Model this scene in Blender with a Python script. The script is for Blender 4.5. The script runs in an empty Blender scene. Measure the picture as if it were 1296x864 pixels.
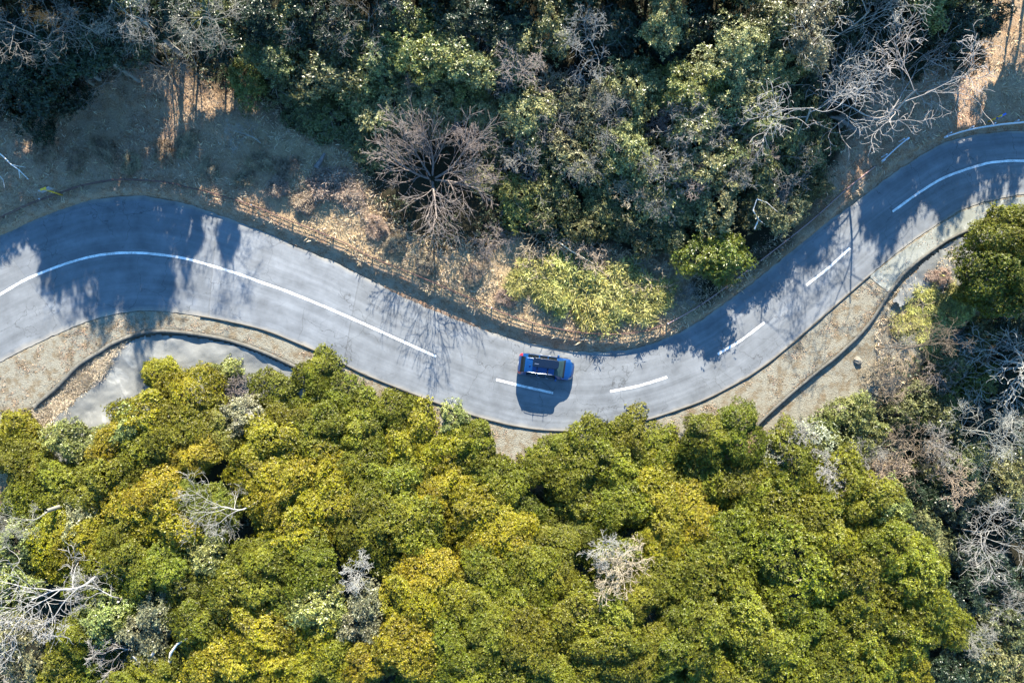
import bpy, math, random
import numpy as np
from mathutils import Vector, Matrix

SC = bpy.context.scene
COL = SC.collection
H = 58.0                     # height of the drone above the road
S = 15.0                     # photo pixels per metre on the road

# ------------------------------------------------------------------ camera, sky, sun, exposure
cam = bpy.data.cameras.new('camera')
cam.sensor_width = 36.0
cam.lens = 36.0 * H / (1296.0 / S)
cam.clip_end = 2000.0
camo = bpy.data.objects.new('camera', cam)
camo.location = (0, 0, H)
camo.rotation_euler = (0, 0, 0)
COL.objects.link(camo)
SC.camera = camo

SUN_ELEV = math.radians(27.0)
SUN_AZ = math.radians(4.0)           # clockwise from the top of the picture
world = bpy.data.worlds.new('World')
SC.world = world
world.use_nodes = True
wn = world.node_tree
wn.nodes.clear()
sky = wn.nodes.new('ShaderNodeTexSky')
sky.sky_type = 'NISHITA'
sky.sun_disc = False
sky.sun_elevation = SUN_ELEV
sky.sun_rotation = SUN_AZ
sky.altitude = 100
sky.air_density = 1.0
sky.dust_density = 0.3
sky.ozone_density = 2.0
bg = wn.nodes.new('ShaderNodeBackground')
bg.inputs['Strength'].default_value = 0.066
wo = wn.nodes.new('ShaderNodeOutputWorld')
wb = wn.nodes.new('ShaderNodeMix'); wb.data_type = 'RGBA'; wb.blend_type = 'MULTIPLY'     # the camera's cool white balance
wb.inputs[0].default_value = 1.0; wb.inputs[7].default_value = (0.66, 1.18, 1.50, 1)
wn.links.new(sky.outputs[0], wb.inputs[6])
wn.links.new(wb.outputs[2], bg.inputs[0])
wn.links.new(bg.outputs[0], wo.inputs[0])

sl = bpy.data.lights.new('sun', 'SUN')
sl.energy = 5.0
sl.angle = math.radians(0.5)
sl.color = (1.0, 0.925, 0.78)
so = bpy.data.objects.new('sun', sl)
sdir = Vector((math.sin(SUN_AZ) * math.cos(SUN_ELEV), math.cos(SUN_AZ) * math.cos(SUN_ELEV), math.sin(SUN_ELEV)))
so.rotation_euler = sdir.to_track_quat('Z', 'Y').to_euler()
so.location = sdir * 80
COL.objects.link(so)

SC.view_settings.view_transform = 'Standard'
SC.view_settings.look = 'None'
SC.view_settings.gamma = 1.0
SC.view_settings.use_curve_mapping = False
SC.view_settings.exposure = 2.25
SC.render.engine = 'CYCLES'
SC.cycles.max_bounces = 6
SC.cycles.diffuse_bounces = 3
SC.cycles.transmission_bounces = 4
SC.cycles.transparent_max_bounces = 4

# ------------------------------------------------------------------ helpers
def W(px, py, z=0.0):
    """photo pixel -> world x, y of the point at height z"""
    f = (H - z) / H
    return ((px - 648.0) / S * f, -(py - 432.0) / S * f)

def PX(x, y, z=0.0):
    f = H / (H - z)
    return (x * S * f + 648.0, 432.0 - y * S * f)

def pl(pts, step=0.6, z=0.0):
    """photo polyline -> smooth dense world polyline (n,2)"""
    p = np.array([W(a, b, z) for a, b in pts])
    ext = np.vstack([2 * p[0] - p[1], p, 2 * p[-1] - p[-2]])
    out = []
    for i in range(1, len(ext) - 2):
        p0, p1, p2, p3 = ext[i - 1], ext[i], ext[i + 1], ext[i + 2]
        n = max(2, int(np.linalg.norm(p2 - p1) / step))
        for t in np.arange(n) / n:
            out.append(0.5 * (2 * p1 + (p2 - p0) * t + (2 * p0 - 5 * p1 + 4 * p2 - p3) * t * t + (3 * p1 - p0 - 3 * p2 + p3) * t ** 3))
    out.append(p[-1])
    return np.array(out)

def sdist(P, Q):
    """signed distance of points P to the west-to-east polyline Q, north positive; also the arc position"""
    best = np.full(len(P), 1e9); sg = np.zeros(len(P)); arc = np.zeros(len(P))
    a = 0.0
    for i in range(len(Q) - 1):
        q = Q[i]; d = Q[i + 1] - q; L = np.hypot(*d)
        r = P - q
        t = np.clip((r @ d) / (L * L), 0, 1)
        e = r - t[:, None] * d
        dd = np.einsum('ij,ij->i', e, e)
        m = dd < best
        best[m] = dd[m]
        sg[m] = (d[0] * r[m, 1] - d[1] * r[m, 0])
        arc[m] = a + t[m] * L
        a += L
    return np.sqrt(best) * np.where(sg >= 0, 1, -1), arc

_rt = np.random.RandomState(77).rand(256, 256)
def vnoise(x, y):
    xi = np.floor(x).astype(int); yi = np.floor(y).astype(int)
    fx = x - xi; fy = y - yi
    fx = fx * fx * (3 - 2 * fx); fy = fy * fy * (3 - 2 * fy)
    g = lambda i, j: _rt[i & 255, j & 255]
    return (g(xi, yi) * (1 - fx) + g(xi + 1, yi) * fx) * (1 - fy) + (g(xi, yi + 1) * (1 - fx) + g(xi + 1, yi + 1) * fx) * fy
def fbm(x, y, o=4):
    v = 0; a = 0.5; n = 0
    for k in range(o):
        v = v + a * vnoise(x + 17.3 * k, y - 9.1 * k); n += a
        x = x * 2.03; y = y * 2.03; a *= 0.5
    return v / n - 0.5
def sm(e0, e1, x):
    t = np.clip((x - e0) / (e1 - e0), 0, 1)
    return t * t * (3 - 2 * t)

def mesh_np(name, verts, faces_flat, k, mats, smooth=False, attrs=None, fmat=None):
    """mesh from numpy: every face has k corners"""
    me = bpy.data.meshes.new(name)
    verts = np.asarray(verts, dtype=np.float32); f = np.asarray(faces_flat, dtype=np.int32).ravel()
    nf = len(f) // k
    me.vertices.add(len(verts)); me.vertices.foreach_set('co', verts.ravel())
    me.loops.add(len(f)); me.loops.foreach_set('vertex_index', f)
    me.polygons.add(nf)
    me.polygons.foreach_set('loop_start', np.arange(0, nf * k, k, dtype=np.int32))
    me.polygons.foreach_set('loop_total', np.full(nf, k, dtype=np.int32))
    if smooth:
        me.polygons.foreach_set('use_smooth', np.ones(nf, dtype=bool))
    if fmat is not None:
        me.polygons.foreach_set('material_index', np.asarray(fmat, dtype=np.int32))
    for m in (mats if isinstance(mats, (list, tuple)) else [mats]):
        me.materials.append(m)
    for an, (dom, typ, arr) in (attrs or {}).items():
        at = me.attributes.new(an, typ, dom)
        key = {'FLOAT': 'value', 'FLOAT_VECTOR': 'vector', 'FLOAT2': 'vector', 'FLOAT_COLOR': 'color'}[typ]
        at.data.foreach_set(key, np.asarray(arr, dtype=np.float32).ravel())
    me.update(calc_edges=True)
    me.validate()
    return me

def link(name, data, parent=None, loc=(0, 0, 0), rot=(0, 0, 0), scale=(1, 1, 1), color=None):
    o = bpy.data.objects.new(name, data)
    o.location = loc; o.rotation_euler = rot; o.scale = scale
    if color is not None:
        o.color = (*color, 1.0)
    COL.objects.link(o)
    if parent is not None:
        o.parent = parent
    return o

def tag(o, label=None, cat=None, group=None, kind=None):
    if label: o['label'] = label
    if cat: o['category'] = cat
    if group: o['group'] = group
    if kind: o['kind'] = kind
    return o

class MB:
    """collects polygons, then makes ONE mesh"""
    def __init__(s): s.v = []; s.f = []
    def add(s, v, f):
        b = len(s.v); s.v += [tuple(p) for p in v]; s.f += [tuple(b + i for i in q) for q in f]
    def box(s, c, d, rz=0.0, taper=1.0):
        x, y, z = d[0] / 2, d[1] / 2, d[2] / 2
        M = Matrix.Rotation(rz, 3, 'Z'); c = Vector(c)
        pts = []
        for sz in (-1, 1):
            t = taper if sz > 0 else 1.0
            for sx, sy in ((-1, -1), (1, -1), (1, 1), (-1, 1)):
                pts.append(c + M @ Vector((sx * x * t, sy * y * t, sz * z)))
        s.add(pts, [(3, 2, 1, 0), (4, 5, 6, 7), (0, 1, 5, 4), (1, 2, 6, 5), (2, 3, 7, 6), (3, 0, 4, 7)])
    def tube(s, pts, rad, k=8, cap=True):
        pts = [Vector(p) for p in pts]
        if not hasattr(rad, '__len__'): rad = [rad] * len(pts)
        ring = []
        for i, p in enumerate(pts):
            t = (pts[min(i + 1, len(pts) - 1)] - pts[max(i - 1, 0)]).normalized()
            a = t.cross(Vector((0, 0, 1)))
            if a.length < 1e-3: a = t.cross(Vector((0, 1, 0)))
            a.normalize(); b = a.cross(t)
            ring.append([p + (a * math.cos(2 * math.pi * j / k) + b * math.sin(2 * math.pi * j / k)) * rad[i] for j in range(k)])
        v = [q for r in ring for q in r]; f = []
        for i in range(len(pts) - 1):
            for j in range(k):
                f.append((i * k + j, i * k + (j + 1) % k, (i + 1) * k + (j + 1) % k, (i + 1) * k + j))
        if cap:
            f.append(tuple(range(k - 1, -1, -1))); f.append(tuple((len(pts) - 1) * k + j for j in range(k)))
        s.add(v, f)
    def mesh(s, name, mat, smooth=False, bevel=None):
        me = bpy.data.meshes.new(name); me.from_pydata(s.v, [], s.f); me.materials.append(mat)
        if smooth:
            for p in me.polygons: p.use_smooth = True
        me.update(); return me
    def build(s, name, mat, parent=None, smooth=False, bevel=None, **kw):
        o = link(name, s.mesh(name, mat, smooth), parent, **kw)
        if bevel:
            b = o.modifiers.new('bevel', 'BEVEL'); b.width = bevel; b.segments = 2; b.limit_method = 'ANGLE'
        return o

# ------------------------------------------------------------------ materials
class NT:
    def __init__(s, name):
        s.m = bpy.data.materials.new(name); s.m.use_nodes = True; s.t = s.m.node_tree
        s.b = s.t.nodes['Principled BSDF']; s.out = s.t.nodes['Material Output']
    def n(s, typ, **kw):
        nd = s.t.nodes.new(typ)
        for k, v in kw.items():
            if k.startswith('i_'):
                key = k[2:]
                nd.inputs[int(key) if key.isdigit() else key].default_value = v
            else: setattr(nd, k, v)
        return nd
    def l(s, a, b): s.t.links.new(a, b)
    def noise(s, scale, detail=4, rough=0.6, vec=None, dist=0.0):
        nd = s.n('ShaderNodeTexNoise'); nd.inputs['Scale'].default_value = scale
        nd.inputs['Detail'].default_value = detail; nd.inputs['Roughness'].default_value = rough; nd.inputs['Distortion'].default_value = dist
        if vec is not None: s.l(vec, nd.inputs['Vector'])
        return nd.outputs['Fac']
    def ramp(s, fac, stops):
        nd = s.n('ShaderNodeValToRGB'); el = nd.color_ramp.elements
        while len(el) < len(stops): el.new(0.5)
        for e, (p, c) in zip(el, stops):
            e.position = p; e.color = (*c, 1) if hasattr(c, '__len__') else (c, c, c, 1)
        s.l(fac, nd.inputs[0]); return nd.outputs[0]
    def mix(s, fac, a, b, mode='MIX'):
        nd = s.n('ShaderNodeMix', data_type='RGBA', blend_type=mode)
        for sock, v in ((nd.inputs[0], fac), (nd.inputs[6], a), (nd.inputs[7], b)):
            if hasattr(v, 'is_linked'): s.l(v, sock)
            elif hasattr(v, '__len__'): sock.default_value = (*v, 1)
            else: sock.default_value = v
        return nd.outputs[2]
    def math(s, op, a, b=0.0, clamp=False):
        nd = s.n('ShaderNodeMath', operation=op, use_clamp=clamp)
        for sock, v in ((nd.inputs[0], a), (nd.inputs[1], b)):
            if hasattr(v, 'is_linked'): s.l(v, sock)
            else: sock.default_value = v
        return nd.outputs[0]
    def bump(s, h, strength=0.5, dist=0.05):
        nd = s.n('ShaderNodeBump'); nd.inputs['Strength'].default_value = strength; nd.inputs['Distance'].default_value = dist
        s.l(h, nd.inputs['Height']); s.l(nd.outputs[0], s.b.inputs['Normal'])
    def col(s, c):
        if hasattr(c, 'is_linked'): s.l(c, s.b.inputs['Base Color'])
        else: s.b.inputs['Base Color'].default_value = (*c, 1)
    def pos(s): return s.n('ShaderNodeNewGeometry').outputs['Position']

def simple(name, c, rough=0.5, metal=0.0, coat=0.0, var=0.12, scale=6.0, spec=0.5):
    t = NT(name)
    nz = t.noise(scale, 5)
    t.col(t.mix(nz, tuple(x * (1 - var) for x in c), tuple(min(1, x * (1 + var)) for x in c)))
    t.b.inputs['Roughness'].default_value = rough; t.b.inputs['Metallic'].default_value = metal
    t.b.inputs['Coat Weight'].default_value = coat; t.b.inputs['Coat Roughness'].default_value = 0.04
    t.b.inputs['Specular IOR Level'].default_value = spec
    return t.m

def leaf_mat(name, rough=0.42, trans=0.3, spec=0.5, objcol=True, base=(0.1, 0.1, 0.03), vlo=0.55, vhi=1.5):
    t = NT(name)
    at = t.n('ShaderNodeAttribute', attribute_name='tint')
    sep = t.n('ShaderNodeSeparateXYZ'); t.l(at.outputs['Vector'], sep.inputs[0])
    if objcol: c = t.n('ShaderNodeObjectInfo').outputs['Color']
    else:
        rgb = t.n('ShaderNodeRGB'); rgb.outputs[0].default_value = (*base, 1); c = rgb.outputs[0]
    hs = t.n('ShaderNodeHueSaturation')
    t.l(c, hs.inputs['Color'])
    mr = t.n('ShaderNodeMapRange'); mr.inputs[3].default_value = vlo; mr.inputs[4].default_value = vhi
    t.l(sep.outputs[0], mr.inputs[0]); t.l(mr.outputs[0], hs.inputs['Value'])
    mh = t.n('ShaderNodeMapRange'); mh.inputs[3].default_value = 0.478; mh.inputs[4].default_value = 0.522
    t.l(sep.outputs[1], mh.inputs[0]); t.l(mh.outputs[0], hs.inputs['Hue'])
    ms = t.n('ShaderNodeMapRange'); ms.inputs[3].default_value = 1.05; ms.inputs[4].default_value = 0.7
    t.l(sep.outputs[2], ms.inputs[0]); t.l(ms.outputs[0], hs.inputs['Saturation'])
    t.col(hs.outputs[0])
    t.b.inputs['Roughness'].default_value = rough
    t.b.inputs['Specular IOR Level'].default_value = spec
    if trans > 0:
        tr = t.n('ShaderNodeBsdfTranslucent'); t.l(hs.outputs[0], tr.inputs[0])
        mx = t.n('ShaderNodeMixShader'); mx.inputs[0].default_value = trans
        t.l(t.b.outputs[0], mx.inputs[1]); t.l(tr.outputs[0], mx.inputs[2]); t.l(mx.outputs[0], t.out.inputs[0])
    return t.m

def bark_mat(name, objcol=True, base=(0.2, 0.17, 0.13)):
    t = NT(name)
    if objcol: c = t.n('ShaderNodeObjectInfo').outputs['Color']
    else:
        rgb = t.n('ShaderNodeRGB'); rgb.outputs[0].default_value = (*base, 1); c = rgb.outputs[0]
    nz = t.ramp(t.noise(3.5, 5, vec=t.n('ShaderNodeTexCoord').outputs['Object']), [(0.3, 0.62), (0.7, 1.15)])
    t.col(t.mix(1.0, c, nz, 'MULTIPLY'))
    t.b.inputs['Roughness'].default_value = 0.85
    return t.m

M_LEAF = leaf_mat('glossy_leaf', rough=0.42, trans=0.30, spec=0.22, vlo=.25, vhi=1.75)
M_MATT = leaf_mat('matt_leaf', rough=0.5, trans=0.28, spec=0.3, vlo=.4, vhi=1.7)
M_BROAD = leaf_mat('shiny_leaf', rough=0.38, trans=0.22, spec=0.42, vlo=.25, vhi=1.9)
M_BARK = bark_mat('bark')
M_TRUNK = bark_mat('trunk_bark', False)

# ------------------------------------------------------------------ outlines read from the photograph (pixels at road height)
NORTH = [(-260, 470), (-120, 360), (-40, 312), (0, 294), (33, 279), (67, 266), (100, 256), (133, 250), (173, 248), (213, 253), (253, 264), (290, 277), (333, 293), (377, 313), (432, 336), (479, 360), (532, 386), (582, 406), (632, 424), (682, 437), (722, 444), (765, 445), (815, 438), (864, 418), (897, 398), (947, 362), (991, 326), (1041, 286), (1081, 257), (1124, 224), (1157, 202), (1187, 185), (1214, 176), (1250, 169), (1296, 165), (1380, 168), (1560, 190)]
SOUTH = [(-240, 590), (-120, 520), (-40, 477), (0, 458), (33, 441), (67, 425), (100, 411), (133, 400), (167, 394), (200, 393), (233, 397), (277, 404), (333, 417), (367, 430), (400, 444), (432, 459), (465, 475), (515, 495), (565, 514), (615, 530), (659, 540), (692, 544), (732, 545), (765, 542), (799, 536), (832, 527), (864, 516), (897, 503), (947, 476), (987, 447), (1017, 421), (1054, 389), (1101, 348), (1131, 323), (1164, 299), (1197, 277), (1231, 260), (1296, 246), (1380, 243), (1540, 262)]
CENTRE = [(-200, 470), (-40, 394), (0, 373), (33, 354), (67, 340), (100, 329), (133, 322), (167, 320), (200, 322), (233, 327), (267, 336), (300, 346), (333, 358), (367, 370), (432, 397), (552, 451)]
DASHES = [[(628, 480), (664, 489), (700, 497)], [(772, 495), (808, 488), (844, 477)], [(908, 448), (938, 430), (967, 408)], [(1020, 361), (1048, 339), (1075, 314)]]
CENTRE_EAST = [(1129, 268), (1164, 243), (1197, 224), (1241, 209), (1264, 205), (1296, 204), (1380, 207), (1500, 220)]
FENCE = [(-240, 440), (-110, 340), (-40, 298), (0, 282), (40, 263), (80, 248), (110, 238), (140, 232), (167, 230), (213, 233), (240, 239), (273, 247), (307, 257), (333, 266), (367, 280), (432, 306), (475, 328), (532, 351), (602, 381), (657, 404), (715, 418), (765, 423), (809, 420), (842, 410), (864, 398), (894, 379), (941, 344), (984, 311), (1024, 279), (1064, 243), (1104, 211)]
BANK = FENCE + [(1140, 183), (1190, 160), (1240, 147), (1296, 142), (1400, 142), (1560, 160)]
WALL_WEST = [(43, 515), (67, 495), (80, 482), (100, 462), (127, 445), (143, 435), (173, 423), (200, 419), (233, 421), (283, 429), (327, 443), (363, 459), (392, 474)]
WALL_EAST = [(955, 541), (968, 528), (994, 504), (1031, 473), (1064, 446), (1097, 413), (1127, 368), (1147, 343), (1181, 316), (1214, 296), (1257, 282), (1300, 275), (1380, 272)]
WALL = [(-300, 760), (-120, 640), (-20, 570)] + WALL_WEST + [(450, 512), (520, 548), (580, 580), (640, 590), (700, 588), (760, 578), (830, 570), (900, 562)] + WALL_EAST + [(1540, 285)]
TREELINE = [(-200, 190), (0, 165), (60, 135), (130, 112), (200, 105), (270, 120), (330, 140), (395, 165), (440, 190), (468, 250), (530, 310), (600, 318), (650, 305), (690, 330), (860, 330), (885, 375), (925, 352), (1000, 300), (1050, 225), (1075, 175), (1120, 100), (1210, 60), (1240, -40), (1300, -120)]
qN, qS, qF, qB, qW, qT = pl(NORTH), pl(SOUTH), pl(FENCE), pl(BANK), pl(WALL), pl(TREELINE)

def terrain(P):
    """height of the ground at points P (n,2), and the weights of its covers"""
    x, y = P[:, 0], P[:, 1]
    sN, _ = sdist(P, qN); sS, _ = sdist(P, qS); sF, _ = sdist(P, qB); sW, _ = sdist(P, qW)
    onroad = np.minimum(-sN, sS)                       # >0 inside the road
    z = np.full(len(P), 0.0)
    z += -0.10 * sm(-0.05, 0.10, onroad)
    rough = sm(0.1, 1.2, -onroad)
    # north: a low earth bank under the fence, then the hillside
    up = np.maximum(0, sF + 0.85)
    wob = 0.10 * fbm(x * 1.1, y * 1.1, 3)
    z += 0.50 * sm(-1.15, -0.80, sF + wob) * sm(-60, -40, -np.abs(x) ) + 0.05 * up + 0.0012 * np.minimum(up, 30) ** 2
    z += rough * sm(0.0, 3.0, sF) * (1.1 * fbm(x * 0.16, y * 0.16, 4) + 0.35 * fbm(x * 0.9, y * 0.9, 3))
    # south: a drop at the retaining wall, then the slope
    e = np.maximum(0, -sW)
    k = np.where(x > 20, 0.22 + 0.28 * sm(34, 20, x), 0.5)
    k = np.where(x > 16, 0.07 + 0.28 * sm(4.5, 9, e), k)
    k = np.where(x < 0, 0.10 + 0.40 * sm(-17, -10, x) + 0.25 * sm(9, 14, e), k)
    z += -np.where(x > 10, 0.22, 0.32) * sm(-0.13, 0.10, -sW) - 8.5 * (1 - np.exp(-k * np.maximum(0, e - 0.2) / 8.5))
    z += rough * sm(0.5, 4.0, e) * (0.9 * fbm(x * 0.2 + 50, y * 0.2, 4))
    z += rough * 0.05 * fbm(x * 1.7, y * 1.7, 3)
    return z, sN, sS, sF, sW


# ------------------------------------------------------------------ the ground: one sheet, fine near the road
def axis(lo, hi, fine, far):
    core = np.arange(lo, hi + 1e-6, fine)
    out = []; s = fine; a = lo
    while a > -far: s *= 1.35; a -= s; out.append(a)
    out2 = []; s = fine; b = hi
    while b < far: s *= 1.35; b += s; out2.append(b)
    return np.concatenate([out[::-1], core, out2])
ax = axis(-50, 50, 0.21, 260); ay = axis(-36, 37, 0.21, 260)
GX, GY = np.meshgrid(ax, ay)
P = np.stack([GX.ravel(), GY.ravel()], 1)
zt, sN, sS, sF, sW = terrain(P)
zt = np.clip(zt, -10, 14)
_Z = zt.reshape(len(ay), len(ax))
def tz(x, y):
    i = min(max(int(np.searchsorted(ax, x)) - 1, 0), len(ax) - 2); j = min(max(int(np.searchsorted(ay, y)) - 1, 0), len(ay) - 2)
    u = (x - ax[i]) / (ax[i + 1] - ax[i]); v = (y - ay[j]) / (ay[j + 1] - ay[j])
    return float((_Z[j, i] * (1 - u) + _Z[j, i + 1] * u) * (1 - v) + (_Z[j + 1, i] * (1 - u) + _Z[j + 1, i + 1] * u) * v)
nx, ny = len(ax), len(ay)
idx = np.arange(nx * ny).reshape(ny, nx)
faces = np.stack([idx[:-1, :-1], idx[:-1, 1:], idx[1:, 1:], idx[1:, :-1]], -1).reshape(-1, 4)
sT, _ = sdist(P, qT)
pxs = P[:, 0] * S + 648; pys = 432 - P[:, 1] * S
nz1 = fbm(P[:, 0] * 0.5, P[:, 1] * 0.5, 4); nz2 = fbm(P[:, 0] * 0.23 + 31, P[:, 1] * 0.23, 4)
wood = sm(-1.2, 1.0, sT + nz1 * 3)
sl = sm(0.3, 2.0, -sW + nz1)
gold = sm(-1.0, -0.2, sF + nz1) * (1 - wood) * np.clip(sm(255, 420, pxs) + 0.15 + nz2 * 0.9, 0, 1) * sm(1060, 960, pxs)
gold = np.maximum(gold, sl * sm(1130, 1160, pxs) * np.clip(0.7 + nz2 * 1.5, 0, 1) * sm(530, 480, pys))
eastsoil = sm(0.05, 0.3, -sW) * sm(945, 965, pxs) * sm(1215, 1150, pxs + nz1 * 60) * sm(610, 580, pys)
gold = np.maximum(gold, sm(1215, 1250, pxs) * sm(160, 120, pys) * 0.35)
gold = np.maximum(gold, sm(0.1, 0.5, -sW) * sm(5.0, 2.0, -sW) * sm(200, 130, pxs))
southv = sm(0.2, -0.1, sS) * sm(-0.3, 0.1, sW)           # verge between road and wall
slope_floor = np.clip(sl * sm(1.0, 3.0, -sW) * (1 - gold) * (1 - eastsoil), 0, 1)  # slope below the wall takes the wood's dark ground colour
zone = np.stack([np.maximum(wood, slope_floor), gold, np.maximum(southv * (1 - wood), eastsoil), np.ones_like(gold)], 1)

t = NT('ground_earth')
at = t.n('ShaderNodeAttribute', attribute_name='zone')
sp = t.n('ShaderNodeSeparateColor'); t.l(at.outputs['Color'], sp.inputs[0])
pos = t.pos()
n1 = t.noise(1.3, 8, 0.65, pos); n2 = t.noise(9.0, 6, 0.7, pos); n3 = t.noise(26.0, 3, 0.6, pos)
vor = t.n('ShaderNodeTexVoronoi'); vor.inputs['Scale'].default_value = 9.0; t.l(pos, vor.inputs['Vector'])
litter = t.mix(t.ramp(n2, [(0.35, 0.0), (0.68, 1.0)]), (0.160, 0.080, 0.046), (0.50, 0.300, 0.175))
litter = t.mix(t.ramp(n1, [(0.40, 0.0), (0.60, 0.7)]), litter, (0.42, 0.32, 0.225))
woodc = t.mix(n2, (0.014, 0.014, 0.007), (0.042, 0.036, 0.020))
grass = t.mix(n2, (0.22, 0.155, 0.08), (0.56, 0.43, 0.26))
grass = t.mix(t.ramp(n1, [(0.45, 0.0), (0.65, 0.6)]), grass, (0.20, 0.13, 0.075))
verge = t.mix(n2, (0.155, 0.138, 0.102), (0.345, 0.325, 0.260))
verge = t.mix(t.ramp(n1, [(0.46, 0.0), (0.60, 0.75)]), verge, (0.16, 0.115, 0.065))
c = t.mix(sp.outputs[2], litter, verge)
c = t.mix(sp.outputs[1], c, grass)
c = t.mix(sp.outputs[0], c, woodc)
specks = t.ramp(n3, [(0.30, 0.55), (0.5, 1.0), (0.72, 1.35)])
c = t.mix(1.0, c, specks, 'MULTIPLY')
pebble = t.ramp(vor.outputs['Distance'], [(0.08, 1.0), (0.14, 0.0)])
sel = t.ramp(vor.outputs['Color'], [(0.80, 0.0), (0.82, 1.0)])
c = t.mix(t.math('MULTIPLY', t.math('MULTIPLY', pebble, sel), 0.7), c, (0.42, 0.40, 0.36))
t.col(c); t.b.inputs['Roughness'].default_value = 0.95; t.b.inputs['Specular IOR Level'].default_value = 0.15
hh = t.math('ADD', t.math('MULTIPLY', n2, 1.0), t.math('MULTIPLY', n3, 0.6))
t.bump(hh, 0.9, 0.16)
M_GROUND = t.m
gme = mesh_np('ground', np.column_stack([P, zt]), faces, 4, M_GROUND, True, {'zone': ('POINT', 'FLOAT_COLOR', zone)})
tag(link('ground', gme), kind='structure')

# ------------------------------------------------------------------ the road
def resample(q, n):
    d = np.r_[0, np.cumsum(np.hypot(*np.diff(q, axis=0).T))]
    s = np.linspace(0, d[-1], n)
    return np.column_stack([np.interp(s, d, q[:, 0]), np.interp(s, d, q[:, 1])])
def clip_by_x(q, x0, x1):
    return q[(q[:, 0] >= x0) & (q[:, 0] <= x1)]
ROADZ = 0.03
NR, MR = 420, 10
# pair each point of the south edge with the nearest point of the north edge, kept in order
b_ = resample(qS, NR)
nd_ = resample(qN, 4000)
j = np.array([np.argmin(((nd_ - p) ** 2).sum(1)) for p in b_]); j = np.maximum.accumulate(j)
ker = np.ones(9) / 9; j = np.convolve(np.pad(j.astype(float), 4, 'edge'), ker, 'valid').astype(int)
a_ = nd_[j]
rag = np.random.RandomState(3)
jag = fbm(np.arange(NR) * 0.9, np.zeros(NR) + 5, 3) * 0.22
dirv = (a_ - b_); dirv /= np.linalg.norm(dirv, axis=1)[:, None]
a2 = a_ + dirv * jag[:, None]
b2 = b_ + dirv * (fbm(np.arange(NR) * 0.8, np.zeros(NR) + 50, 3) * 0.14)[:, None]
arc = np.r_[0, np.cumsum(np.linalg.norm(np.diff((a_ + b_) / 2, axis=0), axis=1))]
V = []; UV = []
for m in range(MR + 1):
    f = m / MR
    q = b2 * (1 - f) + a2 * f
    V.append(np.column_stack([q, np.full(NR, ROADZ + 0.05 * math.sin(math.pi * f) - 0.0)])); UV.append(np.column_stack([arc, np.full(NR, f), np.zeros(NR)]))
V = np.array(V); UV = np.array(UV)
ii = np.arange((MR + 1) * NR).reshape(MR + 1, NR)
rf = np.stack([ii[:-1, :-1], ii[:-1, 1:], ii[1:, 1:], ii[1:, :-1]], -1).reshape(-1, 4)
def road_z(f): return ROADZ + 0.05 * math.sin(math.pi * f)

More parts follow.
